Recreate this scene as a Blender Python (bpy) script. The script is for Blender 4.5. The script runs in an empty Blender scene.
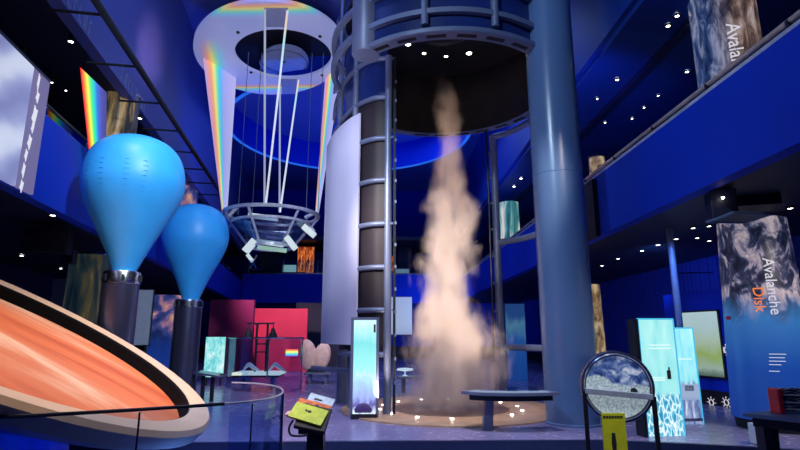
import bpy, bmesh, math, random
from mathutils import Vector, Matrix
random.seed(7)
SC = bpy.context.scene
COL = SC.collection
PI = math.pi
# ------------------------------------------------------------------ camera
F = 520.0
TH = math.radians(11.95)
YAW = math.radians(1.51)
EYE = Vector((0, 0, 2.0))
cd = bpy.data.cameras.new('camera')
cam = bpy.data.objects.new('camera', cd)
COL.objects.link(cam)
cam.location = EYE
cam.rotation_euler = (PI/2 + TH, 0, -YAW)
cd.sensor_width = 36
cd.lens = 36*F/800
cd.clip_end = 200
SC.camera = cam

def ray(px, py):
    x = (px-400)/F
    u = (225-py)/F
    y = math.cos(TH)-math.sin(TH)*u
    z = math.sin(TH)+math.cos(TH)*u
    return Vector((x*math.cos(YAW)+y*math.sin(YAW), y*math.cos(YAW)-x*math.sin(YAW), z))
def P(px, py, Y):                       # survey helper: where a sight line meets a plane at distance Y
    r = ray(px, py)
    return EYE + r*(Y/r.y)
def PZ(px, py, z):
    r = ray(px, py)
    return EYE + r*((z-2)/r.z)
def PX(px, py, X):
    r = ray(px, py)
    return EYE + r*(X/r.x)

# ------------------------------------------------------------------ materials
def nodes(name):
    m = bpy.data.materials.new(name)
    m.use_nodes = True
    nt = m.node_tree
    b = nt.nodes['Principled BSDF']
    return m, nt, b
def N(nt, t, **kw):
    n = nt.nodes.new('ShaderNode'+t)
    for k, v in kw.items():
        if k.startswith('i_'):
            n.inputs[k[2:].replace('_', ' ')].default_value = v
        else:
            setattr(n, k, v)
    return n
def L(nt, a, b):
    nt.links.new(a, b)
def ramp(nt, fac, stops, interp='LINEAR'):
    r = N(nt, 'ValToRGB')
    r.color_ramp.interpolation = interp
    e = r.color_ramp.elements
    while len(e) < len(stops):
        e.new(0.5)
    for k, (p, c) in enumerate(stops):
        e[k].position = p
        e[k].color = (c[0], c[1], c[2], 1)
    L(nt, fac, r.inputs['Fac'])
    return r.outputs['Color']
def mat(name, c, rough=.5, metal=0.0, var=.12, scale=6, bump=0.0, spec=.5):
    m, nt, b = nodes(name)
    tc = N(nt, 'TexCoord')
    no = N(nt, 'TexNoise', i_Scale=scale, i_Detail=3.0)
    L(nt, tc.outputs['Object'], no.inputs['Vector'])
    lo = [max(0, x*(1-var)) for x in c]
    hi = [min(1, x*(1+var)) for x in c]
    L(nt, ramp(nt, no.outputs['Fac'], [(.35, lo), (.65, hi)]), b.inputs['Base Color'])
    b.inputs['Roughness'].default_value = rough
    b.inputs['Metallic'].default_value = metal
    b.inputs['Specular IOR Level'].default_value = spec
    if bump:
        bp = N(nt, 'Bump', i_Strength=bump, i_Distance=.02)
        L(nt, no.outputs['Fac'], bp.inputs['Height'])
        L(nt, bp.outputs['Normal'], b.inputs['Normal'])
    return m
def emit(name, c, s):
    m, nt, b = nodes(name)
    b.inputs['Base Color'].default_value = (0, 0, 0, 1)
    b.inputs['Emission Color'].default_value = (*c, 1)
    b.inputs['Emission Strength'].default_value = s
    return m
def glow(name, build, strength, rough=.4, base=.25):
    """a backlit print or screen: build(nt, texcoord) gives the picture's colour socket"""
    m, nt, b = nodes(name)
    tc = N(nt, 'TexCoord')
    col = build(nt, tc)
    L(nt, col, b.inputs['Emission Color'])
    b.inputs['Emission Strength'].default_value = strength
    mx = N(nt, 'Mix', data_type='RGBA')
    mx.inputs[0].default_value = 1-base
    L(nt, col, mx.inputs[6])
    mx.inputs[7].default_value = (0, 0, 0, 1)
    L(nt, mx.outputs[2], b.inputs['Base Color'])
    b.inputs['Roughness'].default_value = rough
    return m
def printed(name, build, rough=.5):
    m, nt, b = nodes(name)
    tc = N(nt, 'TexCoord')
    L(nt, build(nt, tc), b.inputs['Base Color'])
    b.inputs['Roughness'].default_value = rough
    return m
def glass(name, tint=(.75, .85, 1), refl=.12, rough=.03, thru=.9):
    m = bpy.data.materials.new(name)
    m.use_nodes = True
    nt = m.node_tree
    nt.nodes.clear()
    o = N(nt, 'OutputMaterial')
    t = N(nt, 'BsdfTransparent')
    t.inputs['Color'].default_value = (tint[0]*thru, tint[1]*thru, tint[2]*thru, 1)
    g = N(nt, 'BsdfGlossy', i_Roughness=rough)
    g.inputs['Color'].default_value = (*tint, 1)
    lw = N(nt, 'LayerWeight', i_Blend=.25)
    ma = N(nt, 'MapRange')
    ma.inputs['To Min'].default_value = refl*.4
    ma.inputs['To Max'].default_value = min(1, refl*4)
    L(nt, lw.outputs['Fresnel'], ma.inputs['Value'])
    mx = N(nt, 'MixShader')
    L(nt, ma.outputs['Result'], mx.inputs['Fac'])
    L(nt, t.outputs[0], mx.inputs[1])
    L(nt, g.outputs[0], mx.inputs[2])
    L(nt, mx.outputs[0], o.inputs['Surface'])
    return m
def sep(nt, v):
    s = N(nt, 'SeparateXYZ')
    L(nt, v, s.inputs[0])
    return s.outputs
def mapping(nt, v, scale=(1, 1, 1), rot=(0, 0, 0), loc=(0, 0, 0)):
    m = N(nt, 'Mapping')
    m.inputs['Scale'].default_value = scale
    m.inputs['Rotation'].default_value = rot
    m.inputs['Location'].default_value = loc
    L(nt, v, m.inputs['Vector'])
    return m.outputs[0]
def noise(nt, v, scale=3, detail=4, dist=0, rough=.5):
    n = N(nt, 'TexNoise', i_Scale=scale, i_Detail=detail, i_Distortion=dist, i_Roughness=rough)
    L(nt, v, n.inputs['Vector'])
    return n.outputs['Fac']
def math_(nt, op, a, b=None):
    n = N(nt, 'Math', operation=op)
    for k, x in enumerate((a, b)):
        if x is None:
            continue
        if isinstance(x, (int, float)):
            n.inputs[k].default_value = x
        else:
            L(nt, x, n.inputs[k])
    return n.outputs[0]
def mixc(nt, f, a, b):
    n = N(nt, 'Mix', data_type='RGBA')
    if isinstance(f, (int, float)):
        n.inputs[0].default_value = f
    else:
        L(nt, f, n.inputs[0])
    for k, x in ((6, a), (7, b)):
        if isinstance(x, tuple):
            n.inputs[k].default_value = (*x, 1)
        else:
            L(nt, x, n.inputs[k])
    return n.outputs[2]

M = {}
M['blue_wall'] = mat('blue paint', (.003, .035, .50), .6, var=.06, scale=.4, spec=.15)
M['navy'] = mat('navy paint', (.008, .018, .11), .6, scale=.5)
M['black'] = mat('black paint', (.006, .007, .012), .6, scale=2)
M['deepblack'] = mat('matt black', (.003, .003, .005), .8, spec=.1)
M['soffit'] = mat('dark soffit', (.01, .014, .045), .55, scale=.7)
M['ceiling'] = mat('grey blue ceiling', (.10, .13, .42), .6, var=.12, scale=.2)
M['steel'] = mat('painted steel', (.17, .21, .33), .42, .3, var=.06, scale=2)
M['ceilblue'] = mat('deep blue ceiling', (.01, .06, .42), .5, var=.15, scale=.15)
M['column'] = mat('column paint', (.10, .19, .37), .27, .0, var=.04, scale=.8)
M['darkmetal'] = mat('dark metal', (.03, .035, .05), .35, .6)
M['chrome'] = mat('brushed steel', (.55, .57, .62), .22, 1.0, var=.05, scale=20)
M['pedestal'] = mat('pedestal steel', (.11, .12, .22), .28, .8, var=.06, scale=3)
M['palemetal'] = mat('pale satin metal', (.55, .60, .72), .3, .35)
M['white'] = mat('white paint', (.75, .75, .8), .5, var=.04)
M['lavender'] = mat('projection panel', (.62, .62, .82), .6, var=.03, scale=.6)
M['balloon'] = mat('blue balloon fabric', (.03, .38, .95), .45, var=.05, scale=2.2, bump=.05)
M['lining'] = mat('near black lining', (.016, .011, .012), .6, var=.3, scale=1.2)
M['brown'] = mat('dark brown panel', (.02, .013, .02), .6, var=.25, scale=1.2)
M['bluepanel'] = mat('dark blue panel', (.012, .03, .16), .3, var=.2, scale=.6)
M['rim'] = mat('cream rim', (.80, .55, .36), .45, var=.04, scale=2)
M['coneblue'] = mat('deep blue shell', (.008, .06, .55), .35, var=.1)
M['glass'] = glass('clear glass')
M['faintglass'] = glass('faint glass', refl=.06, thru=.96)
M['gallglass'] = glass('gallery glass', refl=.22, thru=.8, rough=.08)
M['lamp'] = emit('lamp glow', (1, .93, .82), 14)
M['magenta'] = mat('magenta wall', (.20, .004, .07), .6, var=.1, scale=.7)
M['red'] = mat('crimson wall', (.85, .03, .10), .55, var=.08, scale=.8)
M['lime'] = mat('lime card', (.62, .80, .05), .5, var=.1, scale=14)
M['palecard'] = mat('pale blue card', (.55, .75, .92), .4, var=.15, scale=20)
M['orangecard'] = mat('orange board', (.75, .16, .02), .5, var=.4, scale=18)
M['yellow'] = mat('yellow sign', (.80, .78, .02), .5, var=.05)
M['redplastic'] = mat('red plastic', (.7, .02, .04), .4)
M['grey'] = mat('grey board', (.32, .38, .55), .55, var=.05)
M['ink'] = mat('dark ink', (.02, .02, .03), .6)
M['orangeink'] = emit('orange print', (1, .25, .06), .9)
M['whiteink'] = emit('white print', (.9, .88, 1), .7)
M['shell'] = mat('pinkish shell', (.92, .62, .56), .45, var=.12, scale=5)
M['wood'] = mat('tan rim', (.55, .4, .28), .5)
M['floortrim'] = mat('dark floor edge', (.02, .03, .1), .4)

def b_floor():
    m, nt, b = nodes('polished floor')
    tc = N(nt, 'TexCoord')
    n1 = noise(nt, tc.outputs['Object'], .35, 3)
    L(nt, ramp(nt, n1, [(.35, (.20, .19, .38)), (.65, (.30, .28, .50))]), b.inputs['Base Color'])
    n2 = noise(nt, tc.outputs['Object'], 5, 3)
    mr = N(nt, 'MapRange')
    mr.inputs['To Min'].default_value = .16
    mr.inputs['To Max'].default_value = .34
    L(nt, n2, mr.inputs['Value'])
    L(nt, mr.outputs[0], b.inputs['Roughness'])
    return m
M['floor'] = b_floor()
M['lowfloor'] = mat('dark carpet', (.07, .12, .36), .45, var=.2, scale=2)

def b_pad(nt, tc):
    v = tc.outputs['Object']
    s = sep(nt, v)
    r = math_(nt, 'POWER', math_(nt, 'ADD', math_(nt, 'MULTIPLY', s[0], s[0]), math_(nt, 'MULTIPLY', s[1], s[1])), .5)
    base = ramp(nt, noise(nt, v, 3, 4), [(.3, (.40, .26, .15)), (.7, (.58, .40, .25))])
    return mixc(nt, math_(nt, 'LESS_THAN', r, 1.62), base, (.16, .10, .07))
M['pad'] = printed('sandstone pad', b_pad, .35)

def b_spec(axis):
    def f(nt, tc):
        s = sep(nt, tc.outputs['UV'])[axis]
        return ramp(nt, s, [(0, (.9, .02, .01)), (.10, (1, .35, .0)), (.20, (.95, .85, .05)), (.34, (.05, .85, .15)),
                            (.48, (.02, .55, .6)), (.60, (.03, .16, .65)), (.8, (.08, .06, .35)), (1, (.04, .05, .2))])
    return f
M['rainbow'] = glow('painted rainbow light', b_spec(0), 1.0)  # the prism's rainbow light, painted as a glowing colour band
def b_fabric_spec(nt, tc):
    s = sep(nt, tc.outputs['UV'])[0]
    return ramp(nt, s, [(0, (.50, .42, .78)), (.10, (.80, .35, .45)), (.22, (1, .42, .18)), (.32, (1, .85, .25)), (.42, (.12, .85, .5)),
                        (.52, (.12, .5, .95)), (.66, (.42, .42, .85)), (1, (.50, .50, .82))])
M['fabric_spec'] = glow('iridescent fabric', b_fabric_spec, .75, base=.5)
def b_ring(nt, tc):  # rainbow reflection painted into the sheet's colour
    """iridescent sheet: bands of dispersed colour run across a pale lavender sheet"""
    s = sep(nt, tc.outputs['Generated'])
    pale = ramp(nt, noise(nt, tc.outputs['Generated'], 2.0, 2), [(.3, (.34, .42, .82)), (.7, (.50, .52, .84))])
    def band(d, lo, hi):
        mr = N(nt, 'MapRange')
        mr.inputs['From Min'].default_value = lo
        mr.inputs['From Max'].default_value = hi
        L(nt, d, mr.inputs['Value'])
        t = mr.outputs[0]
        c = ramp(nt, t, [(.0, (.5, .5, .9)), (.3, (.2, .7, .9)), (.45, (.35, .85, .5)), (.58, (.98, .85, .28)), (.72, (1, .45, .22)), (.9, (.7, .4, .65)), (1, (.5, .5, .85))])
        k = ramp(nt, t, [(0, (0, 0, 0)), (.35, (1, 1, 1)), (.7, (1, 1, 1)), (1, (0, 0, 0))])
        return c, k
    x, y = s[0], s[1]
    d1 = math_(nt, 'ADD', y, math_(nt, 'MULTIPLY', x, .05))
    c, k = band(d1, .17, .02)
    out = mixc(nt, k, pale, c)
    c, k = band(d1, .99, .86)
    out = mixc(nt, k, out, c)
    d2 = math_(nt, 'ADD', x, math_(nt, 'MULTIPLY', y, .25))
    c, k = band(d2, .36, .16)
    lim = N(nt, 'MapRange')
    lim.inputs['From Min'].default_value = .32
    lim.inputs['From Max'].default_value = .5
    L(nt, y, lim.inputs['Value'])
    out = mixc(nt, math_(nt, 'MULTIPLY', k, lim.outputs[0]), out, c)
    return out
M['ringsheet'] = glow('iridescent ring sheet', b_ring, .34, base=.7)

def b_sand(nt, tc):  # bright streaks of light are painted into the sand colour
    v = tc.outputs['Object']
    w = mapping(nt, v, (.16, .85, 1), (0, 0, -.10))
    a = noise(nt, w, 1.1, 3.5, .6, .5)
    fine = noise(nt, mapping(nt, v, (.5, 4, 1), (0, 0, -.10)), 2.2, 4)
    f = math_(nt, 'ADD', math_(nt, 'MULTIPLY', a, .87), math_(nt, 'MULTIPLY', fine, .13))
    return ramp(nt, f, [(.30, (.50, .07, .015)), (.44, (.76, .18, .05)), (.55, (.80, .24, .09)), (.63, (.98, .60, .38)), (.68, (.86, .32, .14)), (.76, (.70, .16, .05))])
M['sand'] = printed('red sand with painted light streaks', b_sand, .55)

def b_cyan(nt, tc):
    s = sep(nt, tc.outputs['Generated'])
    z = s[2]
    top = ramp(nt, noise(nt, tc.outputs['Generated'], 3, 3), [(.3, (.26, .74, .76)), (.7, (.48, .90, .88))])
    w = N(nt, 'TexVoronoi', feature='DISTANCE_TO_EDGE', i_Scale=8.0)
    ds = N(nt, 'TexNoise', i_Scale=7.0)
    L(nt, tc.outputs['Generated'], ds.inputs['Vector'])
    vm = N(nt, 'VectorMath', operation='MULTIPLY_ADD')
    vm.inputs[1].default_value = (.16, .16, .16)
    L(nt, ds.outputs['Color'], vm.inputs[0])
    L(nt, tc.outputs['Generated'], vm.inputs[2])
    L(nt, mapping(nt, vm.outputs[0], (1.1, .3, 1.5)), w.inputs['Vector'])
    low = ramp(nt, w.outputs['Distance'], [(.03, (.9, 1, 1)), (.09, (.20, .62, .78)), (.3, (.03, .28, .50))])
    k = ramp(nt, math_(nt, 'ADD', z, math_(nt, 'MULTIPLY', noise(nt, tc.outputs['Generated'], 6, 2), .12)), [(.38, (1, 1, 1)), (.44, (0, 0, 0))])
    return mixc(nt, k, top, low)
M['cyan_lines'] = glow('backlit fracture panel', b_cyan, 1.0)
def b_cyan2(nt, tc):
    z = sep(nt, tc.outputs['Generated'])[2]
    top = ramp(nt, noise(nt, tc.outputs['Generated'], 4, 3), [(.3, (.20, .72, .85)), (.7, (.45, .92, .95))])
    low = ramp(nt, noise(nt, tc.outputs['Generated'], 5, 5, 1), [(.3, (.05, .10, .28)), (.5, (.25, .32, .55)), (.65, (.7, .78, .95))])
    k = ramp(nt, math_(nt, 'ADD', z, math_(nt, 'MULTIPLY', noise(nt, tc.outputs['Generated'], 6, 2), .1)), [(.44, (1, 1, 1)), (.5, (0, 0, 0))])
    return mixc(nt, k, top, low)
M['cyan_wave'] = glow('backlit cloud panel', b_cyan2, .95)
def b_cyan3(nt, tc):
    z = sep(nt, tc.outputs['Generated'])[2]
    n = noise(nt, tc.outputs['Generated'], 5, 3)
    f = math_(nt, 'ADD', z, math_(nt, 'MULTIPLY', math_(nt, 'SUBTRACT', n, .5), .25))
    return ramp(nt, f, [(0, (.75, .9, .98)), (.08, (.12, .08, .35)), (.18, (.35, .45, .85)), (.36, (.45, .75, .95)), (.5, (.35, .88, .82)), (.75, (.22, .72, .72)), (.95, (.6, .95, .95))])
M['cyan_tornado'] = glow('backlit storm panel', b_cyan3, 1.05)
def b_cyan4(nt, tc):
    n = noise(nt, tc.outputs['Generated'], 5, 3, 1)
    return ramp(nt, n, [(.3, (.10, .55, .60)), (.5, (.30, .80, .78)), (.7, (.75, .95, .95))])
M['cyan_wavepanel'] = glow('backlit wave panel', b_cyan4, .9)
def b_screen(nt, tc):
    s = sep(nt, tc.outputs['Generated'])
    d = math_(nt, 'ADD', math_(nt, 'MULTIPLY', s[2], 1.0), math_(nt, 'MULTIPLY', s[1], -1.6))
    d = math_(nt, 'ADD', d, math_(nt, 'MULTIPLY', noise(nt, tc.outputs['Generated'], 3, 2), .35))
    w = math_(nt, 'ADD', math_(nt, 'MULTIPLY', math_(nt, 'SINE', math_(nt, 'MULTIPLY', d, 11.0)), .5), .5)
    return ramp(nt, w, [(.0, (.26, .29, .58)), (.45, (.42, .47, .76)), (.8, (.66, .72, .92)), (1, (.74, .80, .97))])
M['screen_pic'] = glow('projected clouds', b_screen, .72)
M['screen_band'] = emit('projected violet band', (.17, .15, .33), .9)
def b_pale(nt, tc):
    z = sep(nt, tc.outputs['Generated'])[2]
    n = noise(nt, tc.outputs['Generated'], 3, 3)
    f = math_(nt, 'ADD', z, math_(nt, 'MULTIPLY', math_(nt, 'SUBTRACT', n, .5), .22))
    return ramp(nt, f, [(0, (.10, .16, .12)), (.12, (.35, .48, .38)), (.32, (.30, .44, .12)), (.5, (.42, .55, .40)), (.75, (.45, .62, .60)), (1, (.50, .68, .70))])
M['pale_video'] = glow('landscape video', b_pale, .75)
def b_whitescreen(nt, tc):
    z = sep(nt, tc.outputs['Generated'])[2]
    return ramp(nt, z, [(0, (.32, .42, .66)), (.3, (.40, .50, .72)), (1, (.36, .46, .72))])
M['white_video'] = glow('pale screen image', b_whitescreen, .8)
def b_aval(nt, tc):
    g = tc.outputs['Generated']
    z = sep(nt, g)[2]
    warp = mapping(nt, g, (2.2, 2.2, 3.4))
    n = noise(nt, warp, 2.6, 9, .7, .66)
    cloud = ramp(nt, n, [(.40, (.010, .014, .04)), (.50, (.05, .06, .14)), (.55, (.30, .28, .42)), (.62, (.72, .58, .62)), (.72, (.86, .80, .92))])
    blue = ramp(nt, z, [(0, (.01, .06, .40)), (.25, (.012, .09, .50)), (.52, (.05, .25, .65))])
    f = math_(nt, 'ADD', z, math_(nt, 'MULTIPLY', math_(nt, 'SUBTRACT', noise(nt, g, 5, 4), .5), .25))
    k = ramp(nt, f, [(.46, (0, 0, 0)), (.60, (1, 1, 1))])
    return mixc(nt, k, blue, cloud)
M['avalanche'] = glow('avalanche print', b_aval, .52)
def b_aval2(nt, tc):
    g = tc.outputs['Generated']
    n = noise(nt, mapping(nt, g, (2.0, 2.0, 2.2)), 3.2, 9, .6, .66)
    x = sep(nt, g)[0]
    warm = ramp(nt, n, [(.34, (.03, .03, .05)), (.46, (.16, .10, .09)), (.56, (.45, .31, .27)), (.68, (.80, .68, .66))])
    cold = ramp(nt, n, [(.36, (.005, .01, .06)), (.48, (.03, .07, .22)), (.58, (.25, .30, .50)), (.7, (.55, .60, .80))])
    return mixc(nt, ramp(nt, x, [(.05, (0, 0, 0)), (.35, (1, 1, 1))]), cold, warm)
M['avalanche_upper'] = glow('avalanche print upper', b_aval2, .5)
def b_tornadoprint(nt, tc):
    g = tc.outputs['Generated']
    s = sep(nt, g)
    n = noise(nt, mapping(nt, g, (3, 3, 1.0)), 2, 5, .8)
    return ramp(nt, n, [(.34, (.01, .015, .03)), (.48, (.05, .05, .05)), (.56, (.25, .17, .08)), (.68, (.62, .44, .22))])
M['lantern'] = glow('storm print', b_tornadoprint, .5)
def b_murky(nt, tc):
    g = tc.outputs['Generated']
    n = noise(nt, mapping(nt, g, (2, 2, 1)), 2.5, 5, .6)
    return ramp(nt, n, [(.34, (.004, .012, .03)), (.5, (.02, .035, .04)), (.6, (.07, .065, .04)), (.72, (.20, .15, .05))])
M['lantern_dim'] = glow('murky print', b_murky, .55)
def b_comet(nt, tc):
    g = tc.outputs['Generated']
    s = sep(nt, g)
    n = noise(nt, mapping(nt, g, (1, 1, 2.2), (0, .6, 0)), 2.2, 4, .4)
    top = ramp(nt, n, [(.38, (.01, .02, .12)), (.52, (.06, .08, .30)), (.60, (.45, .22, .35)), (.68, (.95, .50, .28))])
    low = ramp(nt, s[2], [(0, (.01, .06, .45)), (.5, (.01, .04, .25))])
    return mixc(nt, ramp(nt, s[2], [(.45, (0, 0, 0)), (.6, (1, 1, 1))]), low, top)
M['comet'] = glow('comet print', b_comet, .55)
def b_fire(nt, tc):
    n = noise(nt, mapping(nt, tc.outputs['Generated'], (3, 3, 1.5)), 3, 4, 1.5)
    return ramp(nt, n, [(.38, (.02, .0, .0)), (.5, (.5, .06, .01)), (.62, (1, .3, .05)), (.72, (1, .6, .3))])
M['fire'] = glow('flame image', b_fire, .75)
def b_greenlantern(nt, tc):
    n = noise(nt, mapping(nt, tc.outputs['Generated'], (2, 2, 1)), 2, 4, .5)
    return ramp(nt, n, [(.35, (.02, .12, .15)), (.48, (.10, .40, .42)), (.56, (.8, .8, .75)), (.7, (1, .95, .85))])
M['greenprint'] = glow('pale green print', b_greenlantern, .6)
def b_bluewall_poster(nt, tc):
    n = noise(nt, tc.outputs['Generated'], 3, 4)
    z = sep(nt, tc.outputs['Generated'])[2]
    f = math_(nt, 'ADD', z, math_(nt, 'MULTIPLY', math_(nt, 'SUBTRACT', n, .5), .5))
    return ramp(nt, f, [(0, (.01, .08, .45)), (.5, (.02, .14, .55)), (.75, (.12, .35, .55)), (.9, (.02, .10, .35))])
M['blueposter'] = glow('blue poster print', b_bluewall_poster, .4)
def b_mirrordisc(nt, tc):
    g = tc.outputs['Generated']
    z = sep(nt, g)[2]
    fine = noise(nt, tc.outputs['Object'], 38, 3)
    sand = ramp(nt, fine, [(.35, (.30, .42, .52)), (.6, (.62, .74, .78)), (.75, (.8, .9, .92))])
    f2 = noise(nt, tc.outputs['Object'], 10, 6, .6)
    top = ramp(nt, f2, [(.38, (.02, .05, .22)), (.52, (.10, .18, .45)), (.62, (.42, .5, .75)), (.72, (.8, .85, .95))])
    x = sep(nt, g)[0]
    e = math_(nt, 'ADD', z, math_(nt, 'MULTIPLY', x, .22))
    e = math_(nt, 'ADD', e, math_(nt, 'MULTIPLY', math_(nt, 'SUBTRACT', noise(nt, tc.outputs['Object'], 5, 3), .5), .3))
    return mixc(nt, ramp(nt, e, [(.66, (0, 0, 0)), (.70, (1, 1, 1))]), sand, top)
M['granular'] = glow('granular sand picture', b_mirrordisc, .45, base=.5)
def b_ribs(nt, tc):
    w = N(nt, 'TexWave', wave_type='BANDS', bands_direction='Y', i_Scale=.55)
    L(nt, tc.outputs['Object'], w.inputs['Vector'])
    return ramp(nt, w.outputs['Fac'], [(.0, (.01, .03, .30)), (.5, (.015, .06, .62)), (1, (.01, .04, .40))])
M['ribwall'] = printed('ribbed blue panelling', b_ribs, .5)

# ------------------------------------------------------------------ mesh builder
ORG = {}
class MB:
    def __init__(s):
        s.v = []
        s.f = []
        s.uv = None
    def add(s, vs, fs):
        o = len(s.v)
        s.v += [Vector(a) for a in vs]
        s.f += [tuple(o+k for k in q) for q in fs]
        return s
    def box(s, c, d, rz=0, rot=None, bev=0.0):
        bm = bmesh.new()
        bmesh.ops.create_cube(bm, size=1)
        bmesh.ops.scale(bm, vec=d, verts=bm.verts)
        if bev:
            bmesh.ops.bevel(bm, geom=list(bm.edges), offset=bev, segments=2, affect='EDGES', profile=.5)
        R = rot if rot is not None else Matrix.Rotation(rz, 3, 'Z')
        bm.verts.index_update()
        s.add([R @ v.co + Vector(c) for v in bm.verts], [[v.index for v in f.verts] for f in bm.faces])
        bm.free()
        return s
    def tube(s, pts, r, n=10, closed=False):
        pts = [Vector(p) for p in pts]
        rs = r if isinstance(r, (list, tuple)) else [r]*len(pts)
        vs = []
        up = None
        m = len(pts)
        for i, p in enumerate(pts):
            if closed:
                t = pts[(i+1) % m]-pts[i-1]
            else:
                t = pts[min(i+1, m-1)]-pts[max(i-1, 0)]
            t.normalize()
            if up is None:
                up = Vector((0, 0, 1)) if abs(t.z) < .9 else Vector((1, 0, 0))
            x = up.cross(t)
            if x.length < 1e-5:
                x = t.orthogonal()
            x.normalize()
            y = t.cross(x)
            up = y
            for k in range(n):
                a = 2*PI*k/n
                vs.append(p+(x*math.cos(a)+y*math.sin(a))*rs[i])
        fs = []
        for i in range(m if closed else m-1):
            j = (i+1) % m
            for k in range(n):
                fs.append((i*n+k, i*n+(k+1) % n, j*n+(k+1) % n, j*n+k))
        if not closed:
            fs.append(tuple(range(n))[::-1])
            fs.append(tuple((m-1)*n+k for k in range(n)))
        return s.add(vs, fs)
    def lathe(s, prof, c=(0, 0, 0), n=48, R=None, a0=0, a1=2*PI, cap=False):
        """prof: (r, h) pairs spun about the local z axis at c"""
        full = abs(a1-a0-2*PI) < 1e-6
        m = n if full else n+1
        R = R or Matrix.Identity(3)
        c = Vector(c)
        vs = []
        for i in range(m):
            a = a0+(a1-a0)*i/n
            for r, h in prof:
                vs.append(c+R @ Vector((r*math.cos(a), r*math.sin(a), h)))
        k = len(prof)
        fs = []
        for i in range(n):
            j = (i+1) % m
            for q in range(k-1):
                fs.append((i*k+q, j*k+q, j*k+q+1, i*k+q+1))
        if cap and not full:
            fs.append(tuple(range(k)))
            fs.append(tuple(n*k+q for q in range(k))[::-1])
        return s.add(vs, fs)
    def cyl(s, c, r, h, n=32, R=None, r2=None):
        r2 = r if r2 is None else r2
        return s.lathe([(0, 0), (r, 0), (r2, h), (0, h)], c, n, R)
    def prism(s, outline, d):
        """outline: world points; d: thickness vector"""
        n = len(outline)
        d = Vector(d)
        a = [Vector(p) for p in outline]
        return s.add(a+[p+d for p in a], [tuple(range(n))[::-1], tuple(range(n, 2*n))]+[(k, (k+1) % n, n+(k+1) % n, n+k) for k in range(n)])
    def wall(s, path, z0, z1, t, zt=None):
        """a thin upright sheet following a plan path; t thickness to the left of the path"""
        n = len(path)
        pts = [Vector((p[0], p[1], 0)) for p in path]
        nor = []
        for i in range(n):
            d = pts[min(i+1, n-1)]-pts[max(i-1, 0)]
            nor.append(Vector((-d.y, d.x, 0)).normalized())
        vs = []
        for i in range(n):
            zz0 = z0(i) if callable(z0) else z0
            zz1 = z1(i) if callable(z1) else z1
            for off in (0, t):
                q = pts[i]+nor[i]*off
                vs += [(q.x, q.y, zz0), (q.x, q.y, zz1)]
        fs = []
        for i in range(n-1):
            a, b = 4*i, 4*i+4
            fs += [(a, b, b+1, a+1), (a+2, a+3, b+3, b+2), (a+1, b+1, b+3, a+3), (a, a+2, b+2, b)]
        fs += [(0, 1, 3, 2), (4*n-4, 4*n-2, 4*n-1, 4*n-3)]
        return s.add(vs, fs)
    def build(s, name, m, parent=None, smooth=None, loc=None):
        if parent is not None:
            org = ORG[parent.name]
        elif loc is not None:
            org = Vector(loc)
        else:
            mn = [min(v[k] for v in s.v) for k in range(3)]
            mx = [max(v[k] for v in s.v) for k in range(3)]
            org = Vector(((mn[0]+mx[0])/2, (mn[1]+mx[1])/2, mn[2]))
        me = bpy.data.meshes.new(name)
        me.from_pydata([v-org for v in s.v], [], s.f)
        bm = bmesh.new()
        bm.from_mesh(me)
        bmesh.ops.remove_doubles(bm, verts=bm.verts, dist=1e-5)
        bmesh.ops.recalc_face_normals(bm, faces=bm.faces)
        bm.to_mesh(me)
        bm.free()
        me.materials.append(M[m] if isinstance(m, str) else m)
        if smooth is not None:
            me.polygons.foreach_set('use_smooth', [True]*len(me.polygons))
            me.set_sharp_from_angle(angle=math.radians(smooth))
        o = bpy.data.objects.new(name, me)
        COL.objects.link(o)
        if parent is not None:
            o.parent = parent
        else:
            o.location = org
        ORG[o.name] = org
        return o
def tag(o, label, cat, group=None, kind=None):
    if label:
        o['label'] = label
    if cat:
        o['category'] = cat
    if group:
        o['group'] = group
    if kind:
        o['kind'] = kind
    return o
def thing(name, label, cat, loc, group=None):
    o = bpy.data.objects.new(name, None)
    COL.objects.link(o)
    o.empty_display_size = .1
    o.location = loc
    ORG[o.name] = Vector(loc)
    return tag(o, label, cat, group)
def struct(name, mb, m, smooth=None):
    o = mb.build(name, m, None, smooth)
    o['kind'] = 'structure'
    return o
def copy_tree(o, delta, label=None):
    kids = list(o.children)
    c = o.copy()
    COL.objects.link(c)
    c.location = o.location+Vector(delta)
    if label:
        c['label'] = label
    for k in kids:
        d = k.copy()
        COL.objects.link(d)
        d.parent = c
        for g in list(k.children):
            e = g.copy()
            COL.objects.link(e)
            e.parent = d
    return c
def arc(c, R, a0, a1, z, n=40):
    return [(c[0]+R*math.cos(a0+(a1-a0)*i/n), c[1]+R*math.sin(a0+(a1-a0)*i/n), z) for i in range(n+1)]
def spline(pts, n=10):
    pts = [Vector(p) for p in pts]
    out = []
    for i in range(len(pts)-1):
        p0 = pts[i-1] if i else pts[0]*2-pts[1]
        p1, p2 = pts[i], pts[i+1]
        p3 = pts[i+2] if i+2 < len(pts) else pts[-1]*2-pts[-2]
        for k in range(n):
            t = k/n
            out.append(.5*((2*p1)+(p2-p0)*t+(2*p0-5*p1+4*p2-p3)*t*t+(3*p1-p0-3*p2+p3)*t**3))
    out.append(pts[-1])
    return out
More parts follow.
